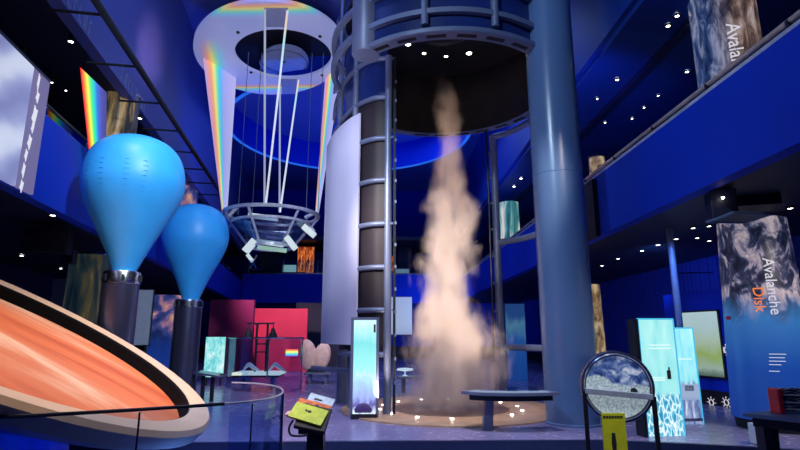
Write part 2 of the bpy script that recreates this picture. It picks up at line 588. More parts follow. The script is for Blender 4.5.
def text_verts(body, size, extrude=.006):
    cu = bpy.data.curves.new('lettering', 'FONT')
    cu.body = body
    cu.size = size
    cu.extrude = extrude
    cu.resolution_u = 3
    o = bpy.data.objects.new('lettering', cu)
    COL.objects.link(o)
    dg = bpy.context.evaluated_depsgraph_get()
    dg.update()
    me = bpy.data.meshes.new_from_object(o.evaluated_get(dg))
    vs = [v.co.copy() for v in me.vertices]
    fs = [tuple(p.vertices) for p in me.polygons]
    bpy.data.objects.remove(o)
    bpy.data.meshes.remove(me)
    return vs, fs

# ------------------------------------------------------------------ the setting
HZ = 15.5                                            # main ceiling height
GS = 1.2                                             # how far out the left and back galleries stand
ZB, ZT = 2+2.03*GS, 2+3.40*GS
ZC = 2+5.6*GS
YB = 34*GS                                  # left and back gallery fascia
W0 = Vector((-5.24*GS, 6.92*GS, 0))
W1 = Vector((-9.39*GS, 34.0*GS, 0))
WD = (W1-W0).normalized()
WN = Vector((-WD.y, WD.x, 0))                        # away from the hall
def onleft(px, py, off=0):
    r = ray(px, py)
    b = W0+WN*off
    t = WN.dot(b-EYE)/WN.dot(r)
    return EYE+r*t
def lw(s, off, z):                                   # s metres along the left fascia
    q = W0+WD*s+WN*off
    return Vector((q.x, q.y, z))
edge = [(-14, 10.7), (-4.5, 10.7), (0, 10.75), (4.2, 10.75), (5.6, 10.4), (8, 9.6), (14, 9.0)]
struct('floor', MB().prism([(x, y, -.3) for x, y in edge]+[(14, 48, -.3), (-22, 48, -.3), (-22, 10.7, -.3)], (0, 0, .3)), 'floor')
struct('floor_lower', MB().prism([(-14, -2, -.5), (14, -2, -.5), (14, 12.5, -.5), (-14, 12.5, -.5)], (0, 0, .19)), 'lowfloor')
struct('trim_1', MB().wall([(x, y-.02) for x, y in edge], -.3, -.005, -.05), 'floortrim')
struct('wall_back', MB().box((-3, 48.15, HZ/2), (44, .3, HZ+1)), 'blue_wall')
struct('wall_right', MB().box((12.15, 23, 2.4), (.3, 50, 5.2)), 'ribwall')
struct('wall_right_upper', MB().box((12.15, 23, 10.2), (.3, 50, 10.4)), 'navy')
LL = (W1-W0).length
struct('wall_left', MB().prism([lw(-7, 7, -.3), lw(LL+7, 7, -.3), lw(LL+7, 7, HZ), lw(-7, 7, HZ)], WN*.3), 'navy')
struct('ceiling', MB().box((-3, 23, HZ+.15), (46, 52, .3)), 'ceiling')
# galleries: slab, fascia, ceiling
struct('trim_2', MB().prism([lw(-7, 0, ZB), lw(LL, 0, ZB), lw(LL, 0, ZT), lw(-7, 0, ZT)], WN*.25), 'blue_wall')
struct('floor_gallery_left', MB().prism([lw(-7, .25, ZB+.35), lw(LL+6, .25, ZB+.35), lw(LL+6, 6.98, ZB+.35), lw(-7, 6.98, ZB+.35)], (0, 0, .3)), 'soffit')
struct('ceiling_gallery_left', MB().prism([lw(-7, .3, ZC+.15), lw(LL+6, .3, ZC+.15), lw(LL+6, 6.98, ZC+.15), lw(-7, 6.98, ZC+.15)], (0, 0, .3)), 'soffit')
struct('trim_3', MB().prism([lw(-7, .2, ZC), lw(LL+6, .2, ZC), lw(LL+6, .2, ZC+.8), lw(-7, .2, ZC+.8)], WN*.3), 'ceiling')
struct('wall_left_upper', MB().prism([lw(-7, .5, ZC+.46), lw(LL+6, .5, ZC+.46), lw(LL+6, .5, HZ), lw(-7, .5, HZ)], WN*.3), 'ceiling')
struct('trim_4', MB().box((-2.4, YB+.15, (ZB+2+3.88*GS)/2), (17.6, .3, 2+3.88*GS-ZB)), 'blue_wall')
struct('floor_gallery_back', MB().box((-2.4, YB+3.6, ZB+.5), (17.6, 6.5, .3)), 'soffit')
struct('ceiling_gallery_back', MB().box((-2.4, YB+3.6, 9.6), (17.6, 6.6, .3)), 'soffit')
struct('trim_5', MB().box((6.25, 23, 5.65), (.3, 49.5, 1.72)), 'blue_wall')
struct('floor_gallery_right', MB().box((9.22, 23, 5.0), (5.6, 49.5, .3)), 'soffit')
struct('ceiling_gallery_right', MB().box((9.35, 23, 10.6), (5.5, 49.5, .3)), 'ceilblue')
struct('trim_8', MB().box((8.3, 23, 10.35), (.2, 49.5, .2)), 'navy')
struct('wall_right_high', MB().box((6.6, 23, 13.1), (.3, 49.5, 4.9)), 'ceilblue')
struct('trim_7', MB().box((6.02, 14.75, 5.6), (.12, .75, 1.7)), 'black')
struct('baseboard_right', MB().box((11.95, 23, .2), (.1, 49.5, .9)), 'black')
struct('baseboard_back', MB().box((-3, 47.95, .5), (40, .1, 1.0)), 'black')
# magenta and crimson partition walls far left of centre
a, b = P(204, 385, 26), P(249, 385, 26)
struct('wall_magenta', MB().box(((a.x+b.x)/2, 26.2, 1.85), (b.x-a.x, .3, 3.7)), 'magenta')
a, b = P(249, 385, 30), P(305, 385, 30)
struct('wall_crimson', MB().box(((a.x+b.x)/2, 30.2, 1.75), (b.x-a.x, .3, 3.46)), 'red')
a, b = P(300, 385, 33), P(330, 385, 33)
struct('wall_dark', MB().box(((a.x+b.x)/2, 33.5, 2), (b.x-a.x+1, .2, 4)), 'soffit')
# round blue cove hanging from the ceiling behind the tornado
cv = P(340, 150, 27)
cove = thing('ceiling_cove', 'wide round blue ceiling drum with a bright lower edge behind the tornado chamber', 'ceiling drum', (cv.x, 29, 0))
zc = PZ(420, 171, 0).z
zl = P(420, 172, 36.0).z
MB().lathe([(7.0, HZ-.01), (7.0, zl+.1), (7.1, zl+.1), (7.1, HZ-.01)], (cv.x+.4, 29, 0), 64).build('drum_wall', 'blue_wall', cove, 40)
MB().lathe([(7.06, zl+.12), (7.12, zl+.06), (7.02, zl), (6.9, zl+.06), (6.98, zl+.12), (7.06, zl+.12)], (cv.x+.4, 29, 0), 64).build('lower_edge', emit('cove light', (.02, .16, 1), .8), cove, 40)
# ------------------------------------------------------------------ tornado exhibit
TC = PZ(450, 409, 0)
TX, TY = TC.x, TC.y
pad = MB().lathe([(0, .0), (3.0, .0), (3.0, .035), (1.66, .035), (1.62, .02), (0, .02)], (TX, TY, 0), 72).build('tornado_pad', 'pad', None, 30, loc=(TX, TY, 0))
tag(pad, 'round tan floor pad with a dark centre disc beneath the vapour tornado', 'floor pad')
for k in range(14):
    a = 2*PI*k/14+.13
    f = MB().cyl((TX+1.95*math.cos(a), TY+1.95*math.sin(a), .035), .045, .012, 12).build('floor_light', 'lamp')
    tag(f, 'small round light set in the tan pad around the vapour tornado', 'floor light', 'lights in the tornado pad')
# upper drum
DZ = 9.36
DR = 3.5
drum = thing('tornado_chamber', 'large round steel framed drum hanging above the vapour tornado', 'tornado chamber', (TX, TY, DZ))
dc = (TX, TY, 0)
MB().lathe([(DR-.34, DZ), (DR, DZ), (DR+.03, DZ+.03), (DR+.03, DZ+.13), (DR, DZ+.16), (DR-.34, DZ+.16), (DR-.34, DZ)], dc, 84, None, math.radians(225), math.radians(486), True).build('lower_ring', 'steel', drum, 35)
MB().lathe([(DR-.1, DZ+.54), (DR+.04, DZ+.54), (DR+.04, DZ+.68), (DR-.1, DZ+.68), (DR-.1, DZ+.54)], dc, 96).build('upper_ring', 'steel', drum, 35)
MB().lathe([(DR-.1, DZ+1.35), (DR+.04, DZ+1.35), (DR+.04, DZ+1.5), (DR-.1, DZ+1.5), (DR-.1, DZ+1.35)], dc, 96).build('top_ring', 'steel', drum, 35)
MB().lathe([(DR-.12, DZ+.16), (DR-.12, DZ+5.6), (DR-.16, DZ+5.6), (DR-.16, DZ+.16), (DR-.12, DZ+.16)], dc, 84, None, math.radians(225), math.radians(486), True).build('outer_skin', 'bluepanel', drum, 40)
MB().lathe([(DR-.36, DZ+.02), (DR-.36, DZ+5.6), (DR-.32, DZ+5.6), (DR-.32, DZ+.02), (DR-.36, DZ+.02)], dc, 84, None, math.radians(225), math.radians(486), True).build('inner_lining', 'lining', drum, 40)
MB().lathe([(0, DZ+2.3), (DR-.37, DZ+2.3), (DR-.37, DZ+2.4), (0, DZ+2.4)], dc, 64).build('chamber_ceiling', 'black', drum, 40)
MB().lathe([(.9, DZ+2.25), (1.0, DZ+2.3), (.8, DZ+2.3), (.9, DZ+2.25)], dc, 48).build('extractor_duct', 'darkmetal', drum, 40)
for k in range(18):                                     # slots on the underside and posts on the skin
    a = math.radians(234+13.2*k)
    R = Matrix.Rotation(a, 3, 'Z')
    MB().box(Vector((TX, TY, DZ-.004))+R @ Vector((DR-.17, 0, 0)), (.13, .50, .012), rot=R).build('slot', 'black', drum)
for k in range(7):
    a = math.radians(-104.1+29.8*k)
    MB().tube([(TX+DR*math.cos(a)*.99, TY+DR*math.sin(a)*.99, DZ+.25), (TX+DR*math.cos(a)*.99, TY+DR*math.sin(a)*.99, DZ+5.5)], .1, 12).build('post', 'steel', drum, 40)
q = P(366, 40, 12.75)
MB().lathe([(0, DZ-.02), (.36, DZ-.02), (.38, DZ+.02), (.38, DZ+5.4), (0, DZ+5.4)], (q.x, 12.75, 0), 32).build('corner_cylinder', 'steel', drum, 40)
MB().tube([(TX+.8, TY, DZ+2.4), (TX+.8, TY, HZ)], .12).build('hanger_rod', 'darkmetal', drum)
MB().tube([(TX-.8, TY, DZ+2.4), (TX-.8, TY, HZ)], .12).build('hanger_rod', 'darkmetal', drum)
words = ['leftmost', 'second from the left', 'third from the left', 'rightmost']
for k, (px, py, rr) in enumerate([(408, 44, .09), (424, 53, .06), (446, 56, .06), (469, 53, .09)]):
    q = PZ(px, py, DZ+2.27)
    s = thing('spotlight', 'small lit spotlight in the dark chamber ceiling, %s of the four' % words[k], 'spotlight', q, 'spotlights in the chamber ceiling')
    MB().lathe([(0, .0), (rr, .0), (rr, .03), (0, .03)], q-Vector((0, 0, .02)), 16).build('lens', 'lamp', s)
    MB().lathe([(rr+.03, -.02), (rr+.05, .03), (rr+.01, .03), (rr+.01, -.02), (rr+.03, -.02)], q, 16).build('housing', 'darkmetal', s)

# left vane: curved wall of ribs, dark panels and a pale outer skin
plan = [P(388, 200, 14.0), P(372, 200, 14.12), P(356, 200, 14.6), P(342, 200, 15.6), P(334, 200, 17.0), P(332, 200, 18.8)]
plan = [Vector((p.x, p.y, 0)) for p in plan]
path = spline(plan, 8)
vane = thing('tornado_vane', 'tall curved steel ribbed vane wall left of the vapour tornado', 'wind vane', (plan[0].x, plan[0].y, 0))
levels = [1.5, 2.65, 3.8, 5.0, 6.25, 7.5, 8.76, 10.0, 11.2, 12.4]
for z in levels:
    pp = [Vector((p.x, p.y, z)) for p in (path if z > 7 else path[:24])]
    MB().tube(pp, .075, 10).build('rib', 'steel', vane, 40)
def off_path(path, d):
    out = []
    for i, p in enumerate(path):
        t = path[min(i+1, len(path)-1)]-path[max(i-1, 0)]
        n = Vector((-t.y, t.x, 0)).normalized()
        out.append(p+n*d)
    return out
inn = off_path(path, -.09)
MB().wall([(p.x, p.y) for p in inn[1:26]], 1.6, 8.7, .03).build('lower_panel', 'brown', vane)
MB().wall([(p.x, p.y) for p in inn[1:26]], 8.7, 13.0, .03).build('upper_panel', 'bluepanel', vane)
for k, i in ((0, 0), (1, 17), (2, 27)):
    p = path[min(i, len(path)-1)]
    z0 = 0 if k == 0 else 7.4
    z1 = 10.05 if k == 0 else 13.5
    MB().tube([(p.x, p.y, z0), (p.x, p.y, z1)], .105 if k == 0 else .09, 14).build('post', 'steel', vane, 40)
p = P(394.5, 200, 13.95)
sp = MB().box((p.x, p.y, 4.98), (.07, .07, 9.96)).build('slim_post', 'darkmetal', vane)
kb = MB()
for z in [.8+.6*i for i in range(15)]:
    MB().box((p.x+.03, p.y-.05, z), (.05, .05, .08)).build('bracket', 'steel', sp)
for z in (9.96, 7.5, 5.0, 2.65):
    kb = MB().box((p.x-.1, p.y, z), (.25, .05, .05))
    kb.build('tie', 'steel', vane)
for k in range(7):                                     # D shaped loops at the far edge of the vane
    z = 8.0+k*.85
    e = path[-9]
    lp = [(e.x+.22+(-.02-.26*math.sin(PI*i/10)), e.y, z-.42+.84*i/10) for i in range(11)]
    MB().tube(lp, .028, 8).build('loop', 'steel', vane, 40)
# pale skin outside the vane
e0, e1 = 15, len(path)-1
skin = [(p.x, p.y) for p in off_path([Vector((a.x, a.y, 0)) for a in spline([P(357.5, 200, 14.35), P(345, 200, 14.9), P(331, 200, 16.0), P(324.5, 200, 17.2)], 8)], -.02)]
sk = MB().wall(skin, 1.74, 8.42, -.05).build('curved_screen', 'lavender', None, 40)
tag(sk, 'tall pale lavender curved panel hung on the outside of the tornado vane', 'panel')
# right vane
rp = [P(497, 240, 18.0), P(515, 240, 17.5), P(537, 240, 16.5), P(552, 240, 15.3)]
rp = spline([Vector((p.x, p.y, 0)) for p in rp], 8)
v2 = thing('tornado_vane', 'slender steel vane of post and curved ribs between vapour tornado and round column', 'wind vane', (rp[0].x, rp[0].y, 0))
MB().tube([(rp[0].x, rp[0].y, 0), (rp[0].x, rp[0].y, 9.2)], .13, 14).build('post', 'steel', v2, 40)
MB().tube([(rp[0].x-.26, rp[0].y-.1, 0), (rp[0].x-.26, rp[0].y-.1, 9.36)], .04, 8).build('slim_post', 'darkmetal', v2, 40)
for z in (9.15, 5.2, 1.6):
    MB().tube([(p.x, p.y, z) for p in rp], .11, 10).build('rib', 'steel', v2, 40)
kb = MB()
for k in range(9):
    MB().box((rp[0].x-.16, rp[0].y-.08, .9+k*.95), (.2, .06, .08)).build('bracket', 'steel', v2)
# ------------------------------------------------------------------ vapour
def cprof(py):
    T = [(56, 443, 2), (75, 442, 5), (100, 445, 11), (125, 448, 12), (150, 449, 13), (175, 450, 16), (200, 450, 22), (225, 448, 25), (250, 447, 27), (275, 448, 30),
         (300, 449, 33), (325, 451, 36), (350, 453, 40), (375, 452, 48), (395, 450, 54), (412, 449, 52)]
    for (a, ca, ra), (b, cb, rb) in zip(T, T[1:]):
        if py <= b:
            t = (py-a)/(b-a)
            return ca+(cb-ca)*t, ra+(rb-ra)*t
    return T[-1][1:]
rows = []
for k in range(44):
    py = 60+(412-60)*k/43
    cx, r = cprof(py)
    p = P(cx, py, TY)
    dep = (p-EYE).length
    rows.append((p.z, p.x, r/520*dep*.97*1.0))
rows.sort()
rows = [(max(.06, z), x, r) for z, x, r in rows]
ZTOP = rows[-1][0]
def vapour_material():
    m = bpy.data.materials.new('tornado vapour')
    m.use_nodes = True
    nt = m.node_tree
    nt.nodes.clear()
    o = N(nt, 'OutputMaterial')
    pv = N(nt, 'VolumePrincipled')
    pv.inputs['Color'].default_value = (.96, .87, .80, 1)
    pv.inputs['Anisotropy'].default_value = .1
    tc = N(nt, 'TexCoord')
    s = sep(nt, tc.outputs['Object'])
    zn = math_(nt, 'DIVIDE', s[2], ZTOP)
    def curve(vals, lo, hi):
        fc = N(nt, 'FloatCurve')
        c = fc.mapping.curves[0]
        while len(c.points) < len(vals):
            c.points.new(.5, .5)
        for q, (a, b) in zip(c.points, vals):
            q.location = (a, (b-lo)/(hi-lo))
        fc.mapping.update()
        L(nt, zn, fc.inputs['Value'])
        return math_(nt, 'ADD', math_(nt, 'MULTIPLY', fc.outputs['Value'], hi-lo), lo)
    pick = rows[::3]+[rows[-1]]
    cxs = curve([(z/ZTOP, x-TX) for z, x, r in pick], -1.0, 1.0)
    rs = curve([(z/ZTOP, r) for z, x, r in pick], 0, 2.0)
    # swirl displacement
    nz = N(nt, 'TexNoise', i_Scale=.8, i_Detail=2.5)
    L(nt, tc.outputs['Object'], nz.inputs['Vector'])
    sx = sep(nt, nz.outputs['Color'])
    dx = math_(nt, 'MULTIPLY', math_(nt, 'SUBTRACT', sx[0], .5), math_(nt, 'MULTIPLY', math_(nt, 'ADD', rs, .18), 1.9))
    x = math_(nt, 'ADD', math_(nt, 'SUBTRACT', s[0], cxs), dx)
    y = math_(nt, 'ADD', s[1], math_(nt, 'MULTIPLY', math_(nt, 'SUBTRACT', sx[1], .5), rs))
    rr = math_(nt, 'POWER', math_(nt, 'ADD', math_(nt, 'MULTIPLY', x, x), math_(nt, 'MULTIPLY', y, y)), .5)
    q = math_(nt, 'DIVIDE', rr, rs)
    det = N(nt, 'TexNoise', i_Scale=2.6, i_Detail=3.0, i_Distortion=.6)
    L(nt, mapping(nt, tc.outputs['Object'], (1, 1, .45)), det.inputs['Vector'])
    e = math_(nt, 'ADD', math_(nt, 'SUBTRACT', 1.0, q), math_(nt, 'MULTIPLY', math_(nt, 'SUBTRACT', det.outputs['Fac'], .5), 1.5))
    mr = N(nt, 'MapRange', interpolation_type='SMOOTHSTEP')
    mr.inputs['From Min'].default_value = -.05
    mr.inputs['From Max'].default_value = .85
    L(nt, e, mr.inputs['Value'])
    zfade = ramp(nt, zn, [(0, (.35, .35, .35)), (.06, (.6, .6, .6)), (.15, (1, 1, 1)), (.45, (.75, .75, .75)), (.62, (.45, .45, .45)), (.75, (.2, .2, .2)), (.88, (.13, .13, .13)), (.98, (0, 0, 0))])
    dn = math_(nt, 'MULTIPLY', math_(nt, 'MULTIPLY', mr.outputs[0], zfade), 4.2)
    L(nt, dn, pv.inputs['Density'])
    L(nt, pv.outputs[0], o.inputs['Volume'])
    return m
mb = MB()
n = 20
for z, x, r in rows:
    for k in range(n):
        a = 2*PI*k/n
        R = min(r*1.65+.22, 1.85)
        mb.v.append(Vector((x+R*math.cos(a), TY+R*math.sin(a), z)))
for i in range(len(rows)-1):
    for k in range(n):
        mb.f.append((i*n+k, i*n+(k+1) % n, (i+1)*n+(k+1) % n, (i+1)*n+k))
mb.f.append(tuple(range(n))[::-1])
mb.f.append(tuple((len(rows)-1)*n+k for k in range(n)))
vp = mb.build('tornado_vapour', vapour_material(), None, None, loc=(TX, TY, 0))
tag(vp, 'tall swirling peach lit column of mist rising from the round tan pad', 'mist', kind='stuff')
# ------------------------------------------------------------------ big round column
cc = PZ(568, 428, 0)
CY = cc.y+.58
CX = P(572, 400, CY).x
col = thing('round_column', 'massive smooth blue grey round column right of the vapour tornado', 'column', (CX, CY, 0))
MB().lathe([(0, 0), (.64, 0), (.64, .04), (.615, .06), (.615, 5.9), (.608, 5.91), (.608, 5.93), (.615, 5.94), (.615, HZ-.01), (0, HZ-.01)], (CX, CY, 0), 64).build('shaft', 'column', col, 12)
# ------------------------------------------------------------------ rainbow sculpture
RZ = 12.4
def ellz(cx, cy, ax, ay, z, n=72, rot=0):
    out = []
    for k in range(n):
        a = 2*PI*k/n
        x, y = ax*math.cos(a), ay*math.sin(a)
        out.append(PZ(cx+x*math.cos(rot)-y*math.sin(rot), cy+x*math.sin(rot)+y*math.cos(rot), z))
    return out
scul = thing('rainbow_sculpture', 'huge pale iridescent ring with rainbow streamers hanging left of the tornado chamber', 'sculpture', PZ(270, 50, RZ))
o_ = ellz(269, 48, 76, 46.5, RZ, rot=.05)
i_ = ellz(283, 54, 48.5, 24.5, RZ, rot=.08)
# match starting directions of both loops around the hole centre
hc = sum(i_, Vector())/len(i_)
def resample(loop, c, n=96):
    out = []
    ang = [(math.atan2(p.y-c.y, p.x-c.x), p) for p in loop]
    for k in range(n):
        a = -PI+2*PI*k/n
        d = Vector((math.cos(a), math.sin(a)))
        best = None
        for j in range(len(loop)):
            p, q = loop[j], loop[(j+1) % len(loop)]
            e = Vector((q.x-p.x, q.y-p.y))
            den = d.x*e.y-d.y*e.x
            if abs(den) < 1e-9:
                continue
            w = Vector((p.x-c.x, p.y-c.y))
            t = (w.x*e.y-w.y*e.x)/den
            u = (w.x*d.y-w.y*d.x)/den
            if t > 0 and -1e-6 <= u <= 1+1e-6:
                best = t
        out.append(Vector((c.x+d.x*best, c.y+d.y*best, loop[0].z)))
    return out
oo, ii = resample(o_, hc), resample(i_, hc)
n = len(oo)
mb = MB()
up = Vector((0, 0, .14))
mb.add(oo+ii+[p+up for p in oo]+[p+up for p in ii],
       [(k, (k+1) % n, n+(k+1) % n, n+k) for k in range(n)]+[(2*n+k, 3*n+k, 3*n+(k+1) % n, 2*n+(k+1) % n) for k in range(n)]
       + [(k, 2*n+k, 2*n+(k+1) % n, (k+1) % n) for k in range(n)]+[(n+k, n+(k+1) % n, 3*n+(k+1) % n, 3*n+k) for k in range(n)])
rg = mb.build('ring_sheet', 'ringsheet', scul, 50)
# grey disc seen through the hole, and the dark behind it
MB().lathe([(1.0, 0), (1.05, 0), (1.05, .1), (1.0, .1), (1.0, 0)], (PZ(284, 62, RZ+1.6)), 48).build('disc_rim', 'darkmetal', scul, 40)
dd = ellz(284, 62, 24.5, 16.5, RZ+1.6, 40)
MB().prism(dd, (0, 0, .08)).build('centre_disc', 'grey', scul, 40)
hub = PZ(284, 62, RZ+1.6)
MB().tube([hub, (hub.x, hub.y, HZ)], .08).build('hanger_rod', 'darkmetal', scul)
MB().cyl((hub.x, hub.y, RZ+2.2), 2.9, .06, 64).build('dark_backing', 'black', scul, 40)  # black disc added so the ring's hole looks dark
for px, py in [(238, 32), (320, 36), (251, 72), (322, 75)]:
    q = PZ(px, py, RZ)
    MB().cyl(q-Vector((0, 0, .04)), .06, .05, 12).build('bolt', 'black', scul, 40)
def streamer(tl, tr, bl, br, mname, n=14, t=.03, name='streamer', par=None, flat=False):
    """a tapering hanging sheet between two sight points above and two below"""
    vs, fs = [], []
    for i in range(n+1):
        u = i/n
        a = tl.lerp(bl, u)
        b = tr.lerp(br, u)
        for j in range(9):
            w = j/8
            p = a.lerp(b, w)
            p.y -= 0 if flat else math.sin(PI*w)*.10
            vs.append(p)
    m_ = len(vs)
    for i in range(n):
        for j in range(8):
            k = i*9+j
            fs.append((k, k+1, k+10, k+9))
    back = [p+Vector((0, t, 0)) for p in vs]
    f2 = [tuple(q+m_ for q in f[::-1]) for f in fs]
    rim = [i*9 for i in range(n+1)]+[n*9+j for j in range(1, 9)]+[i*9+8 for i in range(n-1, -1, -1)]+[j for j in range(7, 0, -1)]
    fe = [(rim[k], rim[(k+1) % len(rim)], m_+rim[(k+1) % len(rim)], m_+rim[k]) for k in range(len(rim))]
    mb = MB().add(vs+back, fs+f2+fe)
    o = mb.build(name, mname, par)
    uvl = o.data.uv_layers.new(name='across')
    inv = {}
    org = ORG[o.name]
    for lp in o.data.loops:
        co = o.data.vertices[lp.vertex_index].co+org
        # fraction across the sheet at this height
        u = (co.z-tl.z)/(bl.z-tl.z)
        if flat:
            u = (co.z-(tl.z+tr.z)/2)/((bl.z+br.z)/2-(tl.z+tr.z)/2)
        a = tl.lerp(bl, u)
        b = tr.lerp(br, u)
        if flat:
            w = (Vector((co.x-a.x, co.y-a.y)).dot(Vector((b.x-a.x, b.y-a.y))))/max(1e-6, (b.x-a.x)**2+(b.y-a.y)**2)
            uvl.data[lp.index].uv = (min(1, max(0, w)), 0)
            continue
        w = (co.x-a.x)/(b.x-a.x) if abs(b.x-a.x) > 1e-6 else .5
        uvl.data[lp.index].uv = (min(1, max(0, w)), u)
    return o
def at_plane(px, py, Y):
    return P(px, py, Y)
s_ = streamer(PZ(203, 58, RZ), PZ(236, 78, RZ), P(222, 213, 18.4), P(227, 213, 18.4), 'fabric_spec', par=scul)
s_ = streamer(PZ(325, 80, RZ), PZ(343, 62, RZ), P(315, 217, 18.4), P(318, 217, 18.4), 'fabric_spec', par=scul)
# light beams of the prism, built as slim glowing bars
M['prismbar'] = glow('pale beam bar', lambda nt, tc: ramp(nt, sep(nt, tc.outputs['Generated'])[2], [(0, (.50, .58, .85)), (1, (.55, .62, .80))]), .55)
M['brightbar'] = glow('bright beam bar', lambda nt, tc: ramp(nt, sep(nt, tc.outputs['Generated'])[2], [(0, (.80, .85, 1)), (.7, (.75, .85, 1)), (.85, (.5, .9, .95)), (.93, (.95, .75, .5)), (1, (.8, .7, .9))]), .8)
for (p0, p1, r, mm) in [((265, 9), (264.5, 203, 18.2), .035, 'prismbar'), ((287.5, 10), (266, 203, 18.2), .035, 'brightbar'),
                        ((280, 88), (279.5, 212, 18.3), .035, 'prismbar'), ((298.5, 80), (280, 212, 18.3), .035, 'brightbar')]:
    MB().tube([PZ(p0[0], p0[1], RZ-.04), P(*p1)], r, 8).build('light_bar', mm, scul, 40)
for c4 in ([(264, 9), (288, 9), (287, 27), (265, 27)], [(281, 80), (298, 80), (297, 94), (282, 94)]):
    MB().prism([PZ(x, y, RZ-.06) for x, y in c4], (0, 0, .05)).build('prism_plate', 'grey', scul)
# glass ring basket under it
BZ = P(272, 217, 18).z
bc = P(272, 217, 18)
bask = thing('prism_basket', 'hanging ring shaped glass and metal frame full of prisms below the iridescent ring', 'prism rig', bc)
MB().lathe([(1.55, 0), (1.66, 0), (1.68, .09), (1.53, .09), (1.55, 0)], bc, 64).build('top_ring', 'palemetal', bask, 40)
MB().lathe([(1.34, -.32), (1.40, -.32), (1.41, -.24), (1.33, -.24), (1.34, -.32)], bc, 64).build('middle_ring', 'palemetal', bask, 40)
MB().lathe([(.72, -1.12), (.78, -1.12), (.78, -1.02), (.72, -1.02), (.72, -1.12)], bc, 48).build('bottom_ring', 'palemetal', bask, 40)
MB().lathe([(.74, -1.06), (1.36, -.3), (1.35, -.3), (.73, -1.06), (.74, -1.06)], bc, 48).build('glass_bowl', 'gallglass', bask, 40)
for k in range(6):
    a = 2*PI*k/6+.25
    d = Vector((math.cos(a), math.sin(a), 0))
    MB().tube([bc+d*1.6, bc+d*1.37+Vector((0, 0, -.28)), bc+d*.75+Vector((0, 0, -1.07))], .045, 8).build('strut', 'palemetal', bask, 40)
M['glowplate'] = emit('prism face with painted glow', (.75, .9, 1), .75)  # brightness of prisms and mirrors put in as glow
M['greenplate'] = emit('greenish prism face', (.5, .85, .75), .5)  # greenish painted glow for a prism, also the lit case
for px, py, w, h, dz, mm in [(263, 217, 1.0, .16, -.9, 'glowplate'), (270, 243, .95, .16, -.4, 'glowplate'), (272, 249, 1.0, .14, -.3, 'greenplate'), (274, 233, .75, .1, .3, 'grey'), (276, 238, .7, .1, .3, 'grey')]:
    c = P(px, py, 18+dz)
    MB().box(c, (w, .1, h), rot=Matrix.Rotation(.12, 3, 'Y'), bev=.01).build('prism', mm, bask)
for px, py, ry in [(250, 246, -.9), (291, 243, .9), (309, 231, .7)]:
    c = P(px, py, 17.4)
    MB().box(c, (.5, .3, .2), rot=Matrix.Rotation(ry, 3, 'Y'), bev=.02).build('mirror', 'glowplate', bask)
for px0, py0, px1, py1 in [(229, 216, 238, 206), (230, 226, 240, 220), (306, 221, 314, 232), (314, 213, 305, 218)]:
    MB().tube([P(px0, py0, 17.9), P(px1, py1, 17.9)], .07, 8).build('clamp_arm', 'palemetal', bask, 40)
for px in (238, 252, 306, 318):
    q = P(px, 214, 18.0)
    MB().tube([(q.x, q.y, q.z), (q.x, q.y, RZ+.05)], .012, 6).build('cable', 'steel', bask)
# ------------------------------------------------------------------ balloons on steel pedestals
def balloon(px, pyt, hw, pyb, pycyl, hwc, Y, label_b, label_p):
    r = hw/520*P(px, 190, Y).y
    top, bot = P(px, pyt, Y), P(px, pyb, Y)
    dep = Y*math.cos(TH)+((top.z+bot.z)/2-2)*math.sin(TH)
    r = hw/520*dep*.93
    x = P(px-7.5, pyb, Y).x
    h = top.z-bot.z
    rn = hwc/520*dep*.62
    prof = [(rn, 0), (rn*1.04, .02*h), (r*.50, .22*h), (r*.78, .41*h), (r*.94, .54*h), (r, .64*h), (r*.975, .75*h), (r*.88, .85*h), (r*.71, .925*h), (r*.47, .972*h), (r*.22, .995*h), (0, h)]
    rr = [Vector((a, b, 0)) for a, b in prof]
    sp = spline(rr, 5)
    c = (x, Y, bot.z)
    b = thing('hot_air_balloon', label_b, 'balloon', c)
    m = MB()
    m.lathe([(max(0, p.x), p.y) for p in sp], c, 64)
    st = m
    for a in (-1.75, -1.28, -.95, -2.1):
        for k in range(7):
            hh = (.52+.035*k)*h
            rad = None
            for p, q in zip(sp, sp[1:]):
                if p.y <= hh <= q.y:
                    rad = p.x+(q.x-p.x)*(hh-p.y)/(q.y-p.y)
            if rad:
                pts = [Vector(c)+Vector(((rad+.004)*math.cos(a+d), (rad+.004)*math.sin(a+d), hh)) for d in (-.045, 0, .045)]
                st.tube(pts, .0045*r, 6)
    m.build('envelope', 'balloon', b, 60)
    pr = hwc/520*(Y*math.cos(TH))
    zt = bot.z+.02
    p = thing('balloon_pedestal', label_p, 'pedestal', (x-.04, Y, 0))
    MB().lathe([(0, 0), (pr, 0), (pr, zt-.28), (0, zt-.28)], (x-.04, Y, 0), 48).build('body', 'pedestal', p, 30)
    MB().lathe([(pr*.97, zt-.28), (pr*1.03, zt-.26), (pr*1.03, zt-.06), (pr*.97, zt-.02), (rn*.9, zt-.02)], (x-.04, Y, 0), 48).build('collar', 'chrome', p, 30)
    for i in range(12):
        a = 2*PI*i/12
        MB().box((x-.04+pr*1.02*math.cos(a), Y+pr*1.02*math.sin(a), zt-.15), (.05, .05, .12), rz=a).build('clip', 'darkmetal', p)
balloon(132, 138, 50.5, 272, 275, 17, 10.65, 'larger nearer bright blue upside down teardrop balloon above the orange sand disc', 'larger nearer dark steel cylinder pedestal behind the orange sand disc')
balloon(198, 205, 34, 300, 302, 13, 17.0, 'smaller farther bright blue teardrop balloon right of the larger one', 'smaller farther dark steel cylinder pedestal in front of the magenta wall')
